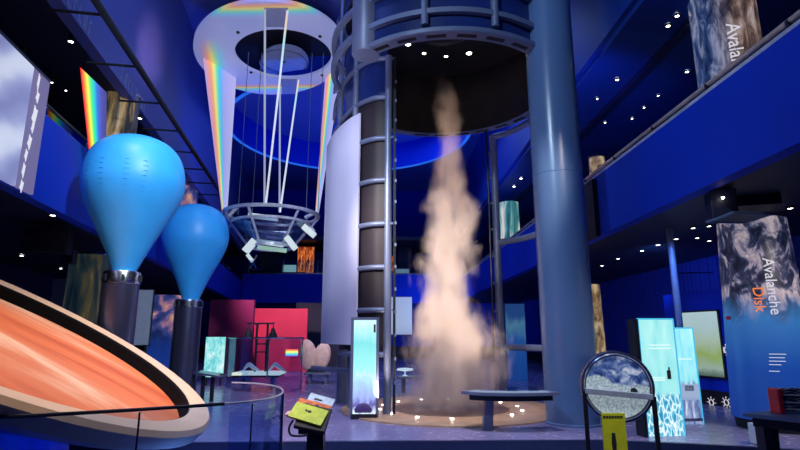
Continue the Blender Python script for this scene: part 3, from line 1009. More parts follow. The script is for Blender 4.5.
# ------------------------------------------------------------------ tilted sand disc
k = 3.0/3.2
DC = Vector((-5.38267, 7.66889, 2.2046))
DC = EYE+(DC-EYE)*k
dr = 3.0
tilt, az = .48496, 1.71209
nrm = Vector((math.sin(tilt)*math.sin(az), -math.sin(tilt)*math.cos(az), math.cos(tilt)))
du = Vector((0, 0, 1)).cross(nrm).normalized()
dv = nrm.cross(du)
DM = Matrix((-dv, du, nrm)).transposed()
sd = thing('avalanche_disk', 'giant tilted dish of orange sand with a cream rim at lower left', 'sand disc', (DC.x, DC.y, -.31))
MB().lathe([(dr*.885, -.06), (dr*.89, -.02), (dr*.94, .015), (dr*.985, .0), (dr, -.06), (dr*.985, -.22), (dr*.90, -.36), (dr*.885, -.36), (dr*.885, -.06)], DC, 128, DM).build('rim', 'rim', sd, 40)
MB().lathe([(dr*.884, -.03), (dr*.882, -.38), (dr*.872, -.38), (dr*.874, -.06), (dr*.884, -.03)], DC, 128, DM).build('inner_wall', 'deepblack', sd, 40)
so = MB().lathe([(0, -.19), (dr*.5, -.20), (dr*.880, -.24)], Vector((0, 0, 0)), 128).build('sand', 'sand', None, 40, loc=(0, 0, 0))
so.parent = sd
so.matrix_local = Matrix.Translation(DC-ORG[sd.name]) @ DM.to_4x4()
so['label'] = 'orange sand with painted light streaks'
MB().lathe([(dr*.90, -.34), (dr*.62, -.7), (0, -.75)], DC, 96, DM).build('underside', 'coneblue', sd, 50)
bx = DC+DM @ Vector((0, 0, -.75))
MB().lathe([(1.4, -.31), (1.25, .2), (1.1, bx.z-.3), (0, bx.z-.15)], (bx.x, bx.y, 0), 64).build('pedestal', 'coneblue', sd, 50)
# ------------------------------------------------------------------ glass barrier around the disc
bp = [PZ(px, py, 1.3) for px, py in [(-160, 420), (0, 417), (62, 414), (140, 409.5), (215, 404.5), (258, 400.5), (277, 396), (283, 391), (276, 386.5), (255, 383.5), (232, 382.5)]]
bar = thing('glass_barrier', 'curved clear glass barrier with dark top rail around the orange sand dish', 'barrier', (bp[3].x, bp[3].y, -.31))
bpth = spline([(p.x, p.y, 1.3) for p in bp], 6)
MB().tube(bpth[:26], .017, 8).build('top_rail', 'darkmetal', bar, 40)
MB().tube(bpth[25:], .011, 8).build('curved_rail', 'palemetal', bar, 40)
cuts = [0, 18, 29, 42, 60]
for a, b in zip(cuts, cuts[1:]):
    MB().wall([(p.x, p.y) for p in bpth[a:b+1]], -.3, 1.285, .012).build('glass_panel', 'faintglass', bar)
for a in cuts[1:-1]:
    p = bpth[a]
    MB().box((p.x, p.y, .49), (.012, .02, 1.57)).build('joint_post', 'darkmetal', bar)
p = bpth[41]
MB().box((p.x, p.y, .49), (.04, .04, 1.6)).build('end_post', 'chrome', bar)
# ------------------------------------------------------------------ left projection screen, rainbow banner, lanterns of the upper left gallery
sA, sB = onleft(-140, -107, -.12), onleft(50, 83, -.12)
s1 = (sA-W0).dot(WD)
s2 = (onleft(50, 83, -.12)-W0).dot(WD)
s3 = (onleft(36, 70, -.12)-W0).dot(WD)
ztop = sB.z
zbot = onleft(35, 197, -.12).z+.02
scr = thing('projection_screen', 'large pale lavender projection screen on the left gallery front', 'screen', lw(s1, -.12, zbot))
sm = (onleft(26, 120, -.12)-W0).dot(WD)
MB().prism([lw(s1-2, -.12, zbot), lw(sm, -.12, zbot), lw(sm, -.12, ztop), lw(s1-2, -.12, ztop)], WN*.06).build('picture', 'screen_pic', scr)
MB().prism([lw(sm, -.12, zbot), lw(s2, -.12, zbot), lw(s2, -.12, ztop), lw(sm, -.12, ztop)], WN*.06).build('violet_band', 'screen_band', scr)
mb = MB()
for k, (px, py) in enumerate([(39, 82), (38, 97), (35, 116), (33, 128), (30, 142), (26.5, 155), (24, 170), (22, 186)]):
    q = onleft(px, py, -.135)
    h = [.18, .12, .22, .10, .15, .12, .15, .12][k]
    w = [.04, .06, .09, .05, .07, .05, .05, .06][k]
    pts = []
    for i in range(9):
        a = 2*PI*i/9
        rr = 1 if i % 2 else .6
        pts.append(q+WD*(w*rr*math.cos(a))+Vector((0, 0, h*rr*math.sin(a))))
    mb.prism(pts, WN*.01)
mb.build('white_marks', emit('white projected marks', (.85, .88, 1), .85), scr)
MB().prism([lw(s1-2, -.13, ztop), lw(s2, -.13, ztop), lw(s2, -.13, ztop+.05), lw(s1-2, -.13, ztop+.05)], WN*.1).build('top_bar', 'darkmetal', scr)
rq = [onleft(80, 67, -.25), onleft(106, 92, -.25), onleft(105, 200, -.25), onleft(94, 200, -.25)]
rb = streamer(rq[0], rq[1], rq[3], rq[2], 'rainbow', name='prism_banner', flat=True)
tag(rb, 'tall translucent panel showing a bright rainbow strip beyond the left gallery rail', 'panel')
lan = thing('storm_lantern', 'glass cylinder printed with a golden storm column in the upper left gallery', 'display cylinder', onleft(119, 150, .75))
c = onleft(119, 97, .75)
MB().lathe([(0, ZT-.6), (.55, ZT-.6), (.57, c.z), (.0, c.z)], (c.x, c.y, 0), 40).build('printed_drum', 'lantern', lan, 40)
MB().lathe([(.57, c.z), (.6, c.z), (.6, c.z+.05), (.56, c.z+.05), (.57, c.z)], (c.x, c.y, 0), 40).build('cap_ring', 'chrome', lan, 40)
MB().tube([(c.x, c.y, c.z), (c.x, c.y, ZC+.16)], .03, 8).build('hanger_rod', 'darkmetal', lan)
MB().lathe([(0, ZB+.75), (.5, ZB+.75), (.5, ZB+.65), (0, ZB+.65)], (c.x, c.y, .02), 40).build('base_ring', 'darkmetal', lan, 40)
MB().lathe([(.45, ZB+.75), (.45, ZT-.6), (.40, ZT-.6), (.40, ZB+.75), (.45, ZB+.75)], (c.x, c.y, 0), 40).build('lower_drum', 'darkmetal', lan, 40)
c = onleft(186, 178, .9)
l2 = thing('storm_lantern', 'pinkish printed cylinder in the left gallery seen between the two balloons', 'display cylinder', (c.x, c.y, ZB+.66))
MB().lathe([(0, ZB+.75), (.62, ZB+.75), (.62, c.z), (0, c.z)], (c.x, c.y, 0), 32).build('printed_drum', 'comet', l2, 40)
MB().lathe([(0, ZB+.66), (.6, ZB+.66), (.6, ZB+.75), (0, ZB+.75)], (c.x, c.y, 0), 32).build('base_ring', 'darkmetal', l2, 40)
MB().tube([(c.x, c.y, c.z), (c.x, c.y, ZC+.16)], .03, 8).build('hanger_rod', 'darkmetal', l2)
# left gallery rail
rail = thing('gallery_railing', 'thin metal and glass railing along the left gallery edge', 'railing', lw(3, .1, ZT))
MB().tube([lw(-5, .1, ZT+.27), lw(LL, .1, ZT+.27)], .03, 8).build('handrail', 'darkmetal', rail)
MB().tube([lw(-5, .1, ZT+.06), lw(LL, .1, ZT+.06)], .02, 8).build('bottom_rail', 'steel', rail)
MB().prism([lw(-5, .1, ZT+.06), lw(LL, .1, ZT+.06), lw(LL, .1, ZT+.25), lw(-5, .1, ZT+.25)], WN*.012).build('glass_panel', 'faintglass', rail)
for k in range(14):
    MB().tube([lw(-1+2.1*k, .1, ZT), lw(-1+2.1*k, .1, ZT+.27)], .02, 8).build('post', 'steel', rail)
# gallery text strokes (illegible capitals on the fascia band above)
lt = thing('wall_lettering', 'faint row of pale capital letters on the band above the left gallery', 'lettering', lw(4, .19, ZC+.05))
M['dimletter'] = mat('dim lettering', (.20, .23, .42), .5)
def stroke_row(s0, s1_, z, h, nn):
    for k in range(nn):
        s = s0+(s1_-s0)*k/nn
        w = (s1_-s0)/nn*.6
        t = .07
        kind = random.randint(0, 2)
        out = [(0, 0), (t, 0), (t, h-t), (w, h-t), (w, h), (0, h)]
        if kind == 1:
            out = [(0, 0), (w, 0), (w, t), (t, t), (t, h), (0, h)]
        if kind == 2:
            out = [(0, 0), (t, 0), (t, h-t), (w-t, h-t), (w-t, 0), (w, 0), (w, h), (0, h)]
        MB().prism([lw(s+a_, .19, z+b_) for a_, b_ in out], WN*.01).build('letter', 'dimletter', lt)
def s_at(px, off, z):
    lo, hi = -6.0, LL
    for i in range(40):
        m_ = (lo+hi)/2
        d = lw(m_, off, z)-EYE
        x = d.x*math.cos(YAW)-d.y*math.sin(YAW)
        y = d.y*math.cos(YAW)+d.x*math.sin(YAW)
        if y < .2 or 400+F*x/(y*math.cos(TH)+d.z*math.sin(TH)) < px:
            lo = m_
        else:
            hi = m_
    return lo
stroke_row(s_at(66, .2, ZC+.05), s_at(92, .2, ZC+.05), ZC+.05, .38, 5)
stroke_row(s_at(120, .2, ZC+.05), s_at(146, .2, ZC+.05), ZC+.05, .38, 8)
# diagonal lighting rail left with brackets
tr = thing('lighting_rail', 'long dark lighting rail running on brackets above the left gallery', 'lighting rail', lw(4, -.6, 8.3))
r0, r1 = onleft(60, -60, -.9), onleft(230, 205, -.9)
ra, rb_ = onleft(95, 0, -.9), onleft(225, 200, -.9)
r0 = ra+(ra-rb_)*.4
r1 = rb_+(rb_-ra)*.3
MB().tube([r0, r1], .075, 10).build('rail', 'black', tr, 40)
for k in range(9):
    q = ra.lerp(rb_, -.1+.13*k)
    e = q+WN*1.1
    MB().tube([q, (e.x, e.y, q.z)], .03, 8).build('bracket', 'black', tr)
# right ceiling rail
tr2 = thing('lighting_rail', 'dark lighting rail high between the round column and the right gallery', 'lighting rail', (5.3, 12, 10))
MB().tube([P(650, -20, 11.5), P(640, -6, 12), P(568, 72, 19), P(497, 170, 33)], .08, 10).build('rail', 'black', tr2, 40)
for t in (11.8, 13.8, 16.4, 19.4):
    pass
for Y in (12, 15, 18.5, 24):
    # find the rail point at this distance
    A, B = (P(640, -6, 12), P(568, 72, 19)) if Y <= 19 else (P(568, 72, 19), P(497, 170, 33))
    q = A.lerp(B, (Y-A.y)/(B.y-A.y))
    MB().tube([q, (6.5, q.y, q.z)], .03, 8).build('bracket', 'black', tr2)
# ------------------------------------------------------------------ under the left gallery
sp_ = thing('loudspeaker', 'black box shaped loudspeaker hanging under the left gallery', 'loudspeaker', P(49, 240, 13.2))
q = P(49, 241, 13.2)
MB().box(q, (.95, .6, .62), rz=.3, bev=.03).build('cabinet', 'black', sp_)
MB().box(q+Vector((.08, -.31, 0)), (.84, .02, .5), rz=.3).build('grille', 'darkmetal', sp_)
MB().tube([q+Vector((0, 0, .3)), (q.x, q.y, ZB+.36)], .04, 8).build('bracket', 'darkmetal', sp_)
pr = thing('ceiling_projector', 'small pale edged projector under the left gallery right of the loudspeaker', 'projector', P(69, 256, 14.0))
q = P(69, 257, 14.0)
MB().box(q, (.3, .34, .36), rz=.2, bev=.02).build('body', 'darkmetal', pr)
MB().lathe([(0, 0), (.07, 0), (.07, .08), (0, .08)], q+Vector((.02, -.17, .05)), 16, Matrix.Rotation(PI/2, 3, 'X')).build('lens', 'chrome', pr, 40)
MB().tube([q+Vector((0, 0, .16)), (q.x, q.y, ZB+.36)], .03, 8).build('bracket', 'darkmetal', pr)
def panel(name, label, cat, px0, py0, px1, py1, Y, m, t=.06, frame=None, floor=True, group=None):
    a, b = P(px0, py0, Y), P(px1, py1, Y)
    o = thing(name, label, cat, ((a.x+b.x)/2, Y, 0 if floor else min(a.z, b.z)), group)
    z0, z1 = min(a.z, b.z), max(a.z, b.z)
    MB().box(((a.x+b.x)/2, Y, (z0+z1)/2), (abs(b.x-a.x), t, z1-z0)).build('face', m, o)
    f = frame or 'darkmetal'
    MB().box(((a.x+b.x)/2, Y+t*.9, (z0+z1)/2), (abs(b.x-a.x)+.06, t*.8, z1-z0+.06)).build('back_board', f, o)
    if floor and z0 > .05:
        for s in (-.35, .35):
            MB().box(((a.x+b.x)/2+s*abs(b.x-a.x), Y+t*.9, z0/2), (.06, .06, z0)).build('leg', f, o)
    return o
panel('information_board', 'plain grey board standing left of the murky printed cylinder', 'board', 54, 279, 71, 312, 17.5, 'grey')
panel('information_board', 'plain grey board between the larger pedestal and the comet print', 'board', 135, 290, 148, 345, 17.5, 'grey')
panel('information_board', 'plain grey board between the murky printed cylinder and the larger pedestal', 'board', 96, 277, 103, 322, 17.0, 'grey')
c = P(89, 300, 15.5)
ml = thing('printed_cylinder', 'murky brown and green printed cylinder behind the cream rim of the sand dish', 'display cylinder', (c.x, c.y, 0))
zt = P(89, 257, 15.5).z
MB().lathe([(0, .3), (.62, .3), (.62, zt), (0, zt)], (c.x, c.y, 0), 40).build('printed_drum', 'lantern_dim', ml, 40)
MB().lathe([(0, 0), (.55, 0), (.6, .3), (0, .3)], (c.x, c.y, 0), 40).build('base', 'black', ml, 40)
MB().lathe([(.62, zt), (.66, zt), (.66, zt+.04), (.62, zt+.04), (.62, zt)], (c.x, c.y, 0), 40).build('cap_ring', 'chrome', ml, 40)
c = P(165, 340, 20)
ml = thing('printed_cylinder', 'blue cylinder printed with a streaking comet between the two balloon pedestals', 'display cylinder', (c.x, c.y, 0))
zt = P(165, 296, 20).z
MB().lathe([(0, .25), (.66, .25), (.66, zt), (0, zt)], (c.x, c.y, 0), 40).build('printed_drum', 'comet', ml, 40)
MB().lathe([(0, 0), (.6, 0), (.62, .25), (0, .25)], (c.x, c.y, 0), 40).build('base', 'black', ml, 40)
# ------------------------------------------------------------------ downlights
def downlight(q, r, label, grp):
    s = thing('downlight', label, 'downlight', q, grp)
    MB().lathe([(0, 0), (r, 0), (r, .02), (0, .02)], q-Vector((0, 0, .035)), 14).build('lens', 'lamp', s)
    MB().lathe([(r+.005, -.04), (r+.05, -.04), (r+.05, 0), (r+.005, 0), (r+.005, -.04)], q, 14).build('trim_ring', 'darkmetal', s)
def to_soffit(px, py, z):
    return PZ(px, py, z)
ordn = ['nearest the round column', 'second from the round column', 'third from the round column', 'fourth from the round column', 'fifth from the round column']
for k, (px, py) in enumerate([(602, 265), (618, 258), (642, 250), (658, 244), (676, 238)]):
    downlight(to_soffit(px, py, 4.85), .06, 'lit downlight in the right gallery soffit row, '+ordn[k], 'downlights under the right gallery')
for k, (px, py, w) in enumerate([(697, 237, 'just left of the projector housing'), (709, 240, 'beside the avalanche cylinder edge'), (709, 225, 'at the projector housing corner'), (693, 227, 'dim one left of the projector housing'), (790, 207, 'right of the projector housing')]):
    downlight(to_soffit(px, py, 4.85), .05, 'lit downlight under the right gallery, '+w, 'downlights under the right gallery')
for k, (px, py, w) in enumerate([(677, 15, 'highest of all'), (668, 25, 'second highest of all'), (617, 79, 'alone above the far end of the rail'), (687, 71, 'close beside the printed cylinder'),
                                 (658, 95, 'fourth along the row above the rail'), (644, 107, 'third along the row above the rail'), (632, 118, 'second along the row above the rail'), (605, 122, 'nearest the round column'), (597, 98, 'high beside the round column')]):
    downlight(PZ(px, py, 10.43), .05 if k < 4 else .035, 'lit downlight in the upper right gallery ceiling, '+w, 'downlights of the upper right gallery')
for k, (px, py, w) in enumerate([(22, 53, 'just above the projection screen edge'), (71, 41, 'above the rainbow panel'), (52, 82, 'at the top right corner of the projection screen'), (66, 90, 'left of the rainbow panel'), (140, 118, 'right of the storm lantern')]):
    q = PZ(px, py, ZC-.1) if k in (1, 4) else PZ(px, py, ZC-.2)
    s = thing('track_spotlight', 'lit spotlight in the upper left gallery, '+w, 'spotlight', q, 'spotlights of the upper left gallery')
    r = .05 if k not in (2, 3) else .025
    MB().lathe([(0, -.02), (r, -.02), (r, .0), (0, .0)], q, 14).build('lens', 'lamp', s)
    MB().lathe([(r*1.1, -.02), (r*1.3, -.02), (r*1.3, .16), (0, .18), (0, .01), (r*1.1, .01), (r*1.1, -.02)], q, 14).build('can', 'black', s, 40)
    MB().tube([q+Vector((0, 0, .15)), (q.x, q.y, ZC+.16)], .015, 6).build('stem', 'black', s)
for k, (px, py, w) in enumerate([(53, 214, 'above the loudspeaker'), (22, 255, 'below left of the loudspeaker'), (61, 268, 'below the small projector')]):
    downlight(PZ(px, py, ZB+.33), .06, 'small lit downlight under the left gallery, '+w, 'downlights under the left gallery')
# ------------------------------------------------------------------ back gallery things
br = thing('gallery_railing', 'pale metal and glass railing along the far back gallery', 'railing', (-3, YB+.1, 2+3.88*GS))
MB().box((-2.4, YB+.15, 2.06+3.88*GS), (17.5, .2, .12)).build('sill', 'chrome', br)
MB().box((-2.4, YB+.15, 2.62+3.88*GS), (17.5, .02, 1.0)).build('glass_panel', 'faintglass', br)
for k in range(7):
    MB().box((-10.8+2.7*k, YB+.15, 2.62+3.88*GS), (.05, .05, 1.05)).build('post', 'steel', br)
def backprop(name, label, cat, px0, py0, px1, py1, Y, m, z0=ZB+.65, group=None):
    a, b = P(px0, py0, Y), P(px1, py1, Y)
    o = thing(name, label, cat, ((a.x+b.x)/2, Y, z0), group)
    MB().box(((a.x+b.x)/2, Y, (a.z+b.z)/2), (b.x-a.x, .08, abs(a.z-b.z)), bev=.01).build('face', m, o)
    lo = min(a.z, b.z)
    MB().box(((a.x+b.x)/2, Y+.1, (lo+z0)/2), ((b.x-a.x)*.8, .12, max(.1, lo-z0))).build('plinth', 'darkmetal', o)
    return o
backprop('flame_panel', 'glowing orange flame picture panel in the far gallery below the glass basket', 'panel', 298, 247, 305, 272, YB+2, 'fire')
backprop('flame_panel', 'glowing orange flame picture panel in the far gallery nearer the curved pale panel', 'panel', 306.5, 247, 313.5, 273, YB+2, 'fire')
backprop('flame_panel', 'narrow orange flame picture seen through the tornado frame in far gallery', 'panel', 391, 256, 395.5, 271, YB+2, 'fire')
backprop('display_case', 'small pale green lit case at the foot of the flame pictures', 'display case', 283, 265, 296, 272, YB+1.2, 'greenplate')
backprop('display_case', 'small pale case in the far gallery left of the mist', 'display case', 395, 269, 409, 279, YB+1.2, emit('pale case', (.35, .5, .55), .5))
backprop('cabinet', 'dark grey cabinet in the far gallery below the glass basket', 'cabinet', 260, 252, 280, 272, YB+2.8, 'darkmetal')
backprop('cabinet', 'dark grey cabinet in the far gallery seen through the tornado frame', 'cabinet', 398, 247, 412, 266, YB+3.2, 'darkmetal')
lv = thing('prism_stand', 'small glass prism on a crossed stand at the far gallery edge', 'prism stand', P(250, 270, YB+.9))
for a_, b_ in (((246, 254), (256, 268)), ((257, 255), (250, 268)), ((247, 270), (262, 270))):
    MB().tube([P(a_[0], a_[1], YB+.8), P(b_[0], b_[1], YB+.8)], .12, 8).build('arm', 'chrome', lv, 40)
MB().box(P(250, 258, YB+.7), (.75, .2, .26), rot=Matrix.Rotation(.9, 3, 'Y')).build('prism', 'glowplate', lv)
q = P(262, 270, YB+.8)
MB().box((q.x-.4, q.y, (q.z+ZB+.65)/2), (1.2, .3, q.z-ZB-.65)).build('plinth', 'darkmetal', lv)
# ------------------------------------------------------------------ right gallery
R_ = thing('gallery_railing', 'metal and glass railing along the right gallery with a bronze handrail', 'railing', (6.2, 18, 6.51))
MB().tube([(6.25, 0, 6.78), (6.25, 47, 6.78)], .05, 10).build('handrail', mat('bronze handrail', (.50, .40, .36), .35, .2), R_, 40)
MB().box((6.22, 20, 6.58), (.16, 42, .07)).build('base_rail', 'palemetal', R_)
MB().box((6.25, 20, 6.68), (.014, 42, .2)).build('glass_panel', 'gallglass', R_)
for k in range(16):
    MB().box((6.22, 5+2.1*k, 6.66), (.05, .06, .26)).build('post', 'darkmetal', R_)
# avalanche cylinders
def cone_text(m, body, size, cx, cy, phi0, ztop, rad, parent, mm, name='lettering'):
    vs, fs = text_verts(body, size)
    out = []
    for v in vs:
        z = ztop-v.x
        a = phi0+v.y/rad(z)
        r = rad(z)+.008+v.z
        out.append((cx+r*math.sin(a), cy-r*math.cos(a), z))
    return MB().add(out, fs).build(name, mm, parent)
AY = 11.9
at_ = P(750.5, 222, AY)
AX = at_.x
zt_ = at_.z
rt, rbm = .70, .90
def arad(z):
    return rbm+(rt-rbm)*(z/zt_)
av = thing('avalanche_cylinder', 'tall tapering printed cylinder reading Avalanche Disk under the right gallery', 'display cylinder', (AX, AY, 0))
MB().lathe([(0, .22), (arad(.22), .22), (rt, zt_), (0, zt_)], (AX, AY, 0), 64).build('printed_drum', 'avalanche', av, 40)
MB().lathe([(0, 0), (rbm*.9, 0), (rbm*.93, .22), (0, .22)], (AX, AY, 0), 48).build('base', 'black', av, 40)
va = math.atan2(AX, AY)                              # bearing of the side facing the hall
def on_cone(px, py):
    """bearing and height where a sight line meets the cylinder"""
    lo = None
    r = ray(px, py)
    for i in range(400):
        t = (AY-1.6)/r.y+i*.008
        p = EYE+r*t
        if (p.x-AX)**2+(p.y-AY)**2 <= arad(p.z)**2:
            return math.atan2(p.x-AX, -(p.y-AY)), p.z
    return 0, 2
a1, z1 = on_cone(763, 258)
a2, z2 = on_cone(772, 312)
cone_text(None, 'Avalanche', .305, AX, AY, a1-.02, z1, arad, av, 'whiteink')
a3, z3 = on_cone(752.5, 287)
cone_text(None, 'Disk', .30, AX, AY, a3-.0, z3, arad, av, 'orangeink')
for k, (py, ln) in enumerate([(354, 1.0), (357.5, .92), (361, .96), (364.5, .7), (371, .6)]):
    a4, z4 = on_cone(769, py)
    rr_ = arad(z4)+.012
    MB().wall([(AX+rr_*math.sin(a4+.36*ln*i/8), AY-rr_*math.cos(a4+.36*ln*i/8)) for i in range(9)], z4-.007, z4+.007, -.008).build('caption_line', 'whiteink', av)
a5, z5 = on_cone(729, 318)
rr_ = arad(z5)+.01
MB().box((AX+rr_*math.sin(a5), AY-rr_*math.cos(a5), z5), (.14, .02, .08), rz=a5).build('red_tab', 'redplastic', av)
# projector housing above
ph = thing('projector_housing', 'dark box shaped projector housing above the avalanche cylinder', 'projector', (AX, AY, zt_+.03))
hb = P(721, 206, 9.9)
MB().box(hb, (.46, .5, .58), rz=-.35, bev=.02).build('front_box', 'soffit', ph)
hq = P(753, 198, 10.5)
MB().box(hq, (.80, .7, .46), rz=-.35, bev=.02).build('rear_box', 'black', ph)
zp = P(721, 222, 9.9).z
pp_ = [PZ(707, 222, zp), PZ(733, 212.5, zp), PZ(772, 214, zp), PZ(745, 222.5, zp)]
for i in range(4):
    MB().tube([pp_[i], pp_[(i+1) % 4]], .025, 8).build('frame_bar', 'steel', ph)
MB().prism(pp_, (0, 0, .02)).build('bottom_plate', 'soffit', ph)
MB().lathe([(0, 0), (.022, 0), (.022, .03), (0, .03)], P(722.5, 198, 9.6), 14, Matrix.Rotation(PI/2, 3, 'X')).build('lens', 'lamp', ph)
MB().tube([hq, (hq.x, hq.y, 4.86)], .05, 8).build('bracket', 'darkmetal', ph)
sl = thing('track_spotlight', 'dark unlit spotlight under the right gallery edge above the projector housing', 'spotlight', P(784, 166, 9.5))
q = P(785, 168, 9.3)
MB().lathe([(0, -.13), (.08, -.13), (.1, .1), (0, .1)], q, 16, Matrix.Rotation(.4, 3, 'X')).build('can', 'black', sl, 40)
MB().tube([q, (q.x, q.y, 4.86)], .02, 6).build('stem', 'black', sl)
# upper avalanche cylinder
UY = 11.6
uc = P(726, 40, UY)
ur = 29.5/520*(UY*math.cos(TH)+(uc.z-2)*math.sin(TH))
uv_ = thing('avalanche_cylinder', 'printed cylinder reading Avalanche above the right gallery railing', 'display cylinder', (uc.x, UY, 5.15))
MB().lathe([(0, 5.3), (ur, 5.3), (ur, 10.44), (0, 10.44)], (uc.x, UY, 0), 64).build('printed_drum', 'avalanche_upper', uv_, 40)
MB().lathe([(0, 5.15), (ur*.95, 5.15), (ur*.95, 5.3), (0, 5.3)], (uc.x, UY, 0), 48).build('base', 'black', uv_, 40)
def on_cyl(px, py, cx, cy, rad):
    r = ray(px, py)
    for i in range(900):
        t = (cy-1.6)/r.y+i*.006
        p = EYE+r*t
        if (p.x-cx)**2+(p.y-cy)**2 <= rad*rad:
            return math.atan2(p.x-cx, -(p.y-cy)), p.z
    return 0, 6.5
a1, z1 = on_cyl(726.5, 24, uc.x, UY, ur)
cone_text(None, 'Avalanche', .42, uc.x, UY, a1-.02, z1, lambda z: ur, uv_, 'whiteink')
# golden lanterns right of the column, on both floors
gl = mat('gilded print', (.45, .32, .16), .4, .3, var=.5, scale=3)
M['gold'] = glow('golden lantern print', lambda nt, tc: ramp(nt, noise(nt, mapping(nt, tc.outputs['Generated'], (2, 2, 4)), 2.2, 5, .6), [(.35, (.05, .03, .03)), (.5, (.35, .22, .10)), (.68, (.85, .65, .38))]), .5)
q = P(589, 150, 17.0)
g1 = thing('golden_lantern', 'golden printed cylinder partly hidden by the round column on the upper gallery', 'display cylinder', (q.x+.25, 17.0, 5.15))
MB().lathe([(0, 5.15), (.36, 5.15), (.26, 8.0), (0, 8.0)], (q.x+.25, 17.0, 0), 32).build('printed_drum', 'gold', g1, 40)
MB().lathe([(0, 8.0), (.28, 8.0), (.28, 8.06), (0, 8.06)], (q.x+.25, 17.0, 0), 32).build('cap_ring', 'darkmetal', g1, 40)
q = P(594, 318, 18.0)
g2 = thing('golden_lantern', 'golden printed cylinder standing beside the round column on the ground floor', 'display cylinder', (q.x-.3, 18.0, 0))
MB().lathe([(0, .3), (.52, .3), (.45, 3.7), (0, 3.7)], (q.x-.2, 18.0, 0), 32).build('printed_drum', 'gold', g2, 40)
MB().lathe([(0, 0), (.5, 0), (.5, .3), (0, .3)], (q.x-.2, 18.0, 0), 32).build('base', 'black', g2, 40)
q = P(508, 210, 24)
g3 = thing('lit_lantern', 'pale green lit cylinder on the right gallery seen between vane and column', 'display cylinder', (7.4, 24, 5.15))
gx = P(509, 210, 29.5).x
g3.location = (gx, 29.5, 5.15)
ORG[g3.name] = Vector(g3.location)
MB().lathe([(0, 5.2), (.62, 5.2), (.55, 9.6), (0, 9.6)], (gx, 29.5, 0), 32).build('printed_drum', 'greenprint', g3, 40)
MB().lathe([(0, 5.15), (.62, 5.15), (.62, 5.2), (0, 5.2)], (gx, 29.5, 0), 32).build('base', 'black', g3, 40)
for k, (px, py, Y, w) in enumerate([(521, 178, 27, 'above the pale green cylinder'), (514, 186, 28, 'left of the pale green cylinder'), (535, 165, 24, 'nearest the round column')]):
    q = PZ(px, py, 10.43)
    if q.x > 6.3:
        downlight(q, .07, 'tiny lit downlight between vane and column, '+w, 'downlights beyond the right vane')
# thin pole under right gallery
q = PX(671, 280, 7.62)
pl = MB().tube([(7.72, q.y, 0), (7.72, q.y, 4.85)], .085, 14).build('support_pole', 'steel', None, 40)
tag(pl, 'thin pale grey support pole between floor and right gallery soffit', 'pole')
q0, q1 = PX(672, 273, 11.85), PX(714, 272.5, 11.85)
rr = MB().tube([P(672, 273.5, 17.5), P(713, 272.5, 17.5)], .025, 8)
o = rr.build('picture_rail', 'chrome')
tag(o, 'thin horizontal metal rod under the right gallery left of avalanche cylinder', 'rod')
# ------------------------------------------------------------------ right exhibits
def leaning(name, label, px, Yt, w, zt, m, rz, cat='light panel'):
    pass
def lightpanel(label, pl, pr, pyt_l, pyb, Y, m, rz, decor):
    a = P(pl, pyb, Y)
    b = P(pr, pyb, Y)
    w = (b-a).length/math.cos(rz)
    c = (a+b)/2
    zt = P(pl, pyt_l, Y).z
    o = thing('light_panel', label, 'light panel', (c.x, c.y, 0))
    Rz = Matrix.Rotation(rz, 3, 'Z')
    C0 = Vector((c.x, c.y, 0))
    MB().box(C0+Vector((0, 0, zt/2)), (w, .09, zt-.02), rz=rz).build('lit_face', m, o)
    MB().box(C0+Rz @ Vector((-w/2-.045, .08, zt/2)), (.08, .30, zt), rz=rz, bev=.01).build('side_casing', 'darkmetal', o)
    MB().box(C0+Rz @ Vector((.0, .14, zt/2)), (w, .16, zt), rz=rz).build('back_casing', 'navy', o)
    for s in (-1, 1):
        MB().box(C0+Rz @ Vector((s*w/2, -.03, zt/2)), (.025, .06, zt), rz=rz).build('edge_strip', emit('cyan edge', (.05, .55, .9), .9), o)
    MB().box(C0+Rz @ Vector((0, -.03, zt)), (w, .06, .03), rz=rz).build('edge_strip', emit('cyan edge', (.05, .55, .9), .9), o)
    for nm, u, z, ww, hh, mm in decor:
        MB().box(C0+Rz @ Vector((u*w/2, -.055, z*zt)), (ww*w, .02, hh*zt), rz=rz, bev=.004).build(nm, mm, o)
    return o
M['paleprint'] = emit('pale caption', (.75, 1, 1), .95)
lightpanel('taller lit cyan panel with white crack pattern right of the round sand picture', 646, 685, 319, 437, 11.0, 'cyan_lines', .12,
           [('control_box', .45, .515, .10, .075, 'ink'), ('knob', -.55, .375, .11, .022, 'ink'), ('caption_lines', -.2, .47, .4, .012, 'paleprint'), ('caption_lines', -.2, .49, .4, .012, 'paleprint'),
            ('caption_lines', .1, .74, .6, .012, 'paleprint'), ('caption_lines', .1, .77, .6, .012, 'paleprint'), ('dark_plate', .48, .55, .035, .06, 'ink')])
lightpanel('shorter lit cyan panel with cloud picture behind the taller cracked one', 679, 703, 328, 425, 12.4, 'cyan_wave', .12,
           [('dark_device', .05, .37, .42, .06, 'ink'), ('inset_picture', .1, .33, .8, .16, M['white_video']), ('caption_lines', 0, .67, .6, .012, 'paleprint'), ('base_strip', 0, .05, .95, .03, 'chrome')])
pA, pB = P(668, 345, 17.2), P(744, 345, 14.4)
pA, pB = Vector((pA.x, pA.y, 0)), Vector((pB.x, pB.y, 0))
pd = (pB-pA).normalized()
pn = Vector((-pd.y, pd.x, 0))                        # away from the viewer
rz_ = math.atan2(pd.y, pd.x)
def on_part(px, py, off=0):
    r = ray(px, py)
    t = pn.dot(pA+pn*off-EYE)/pn.dot(r)
    return EYE+r*t
pw = 3.3
struct('wall_partition', MB().prism([pA, pB, pB+Vector((0, 0, pw)), pA+Vector((0, 0, pw))], pn*.15), 'blue_wall')
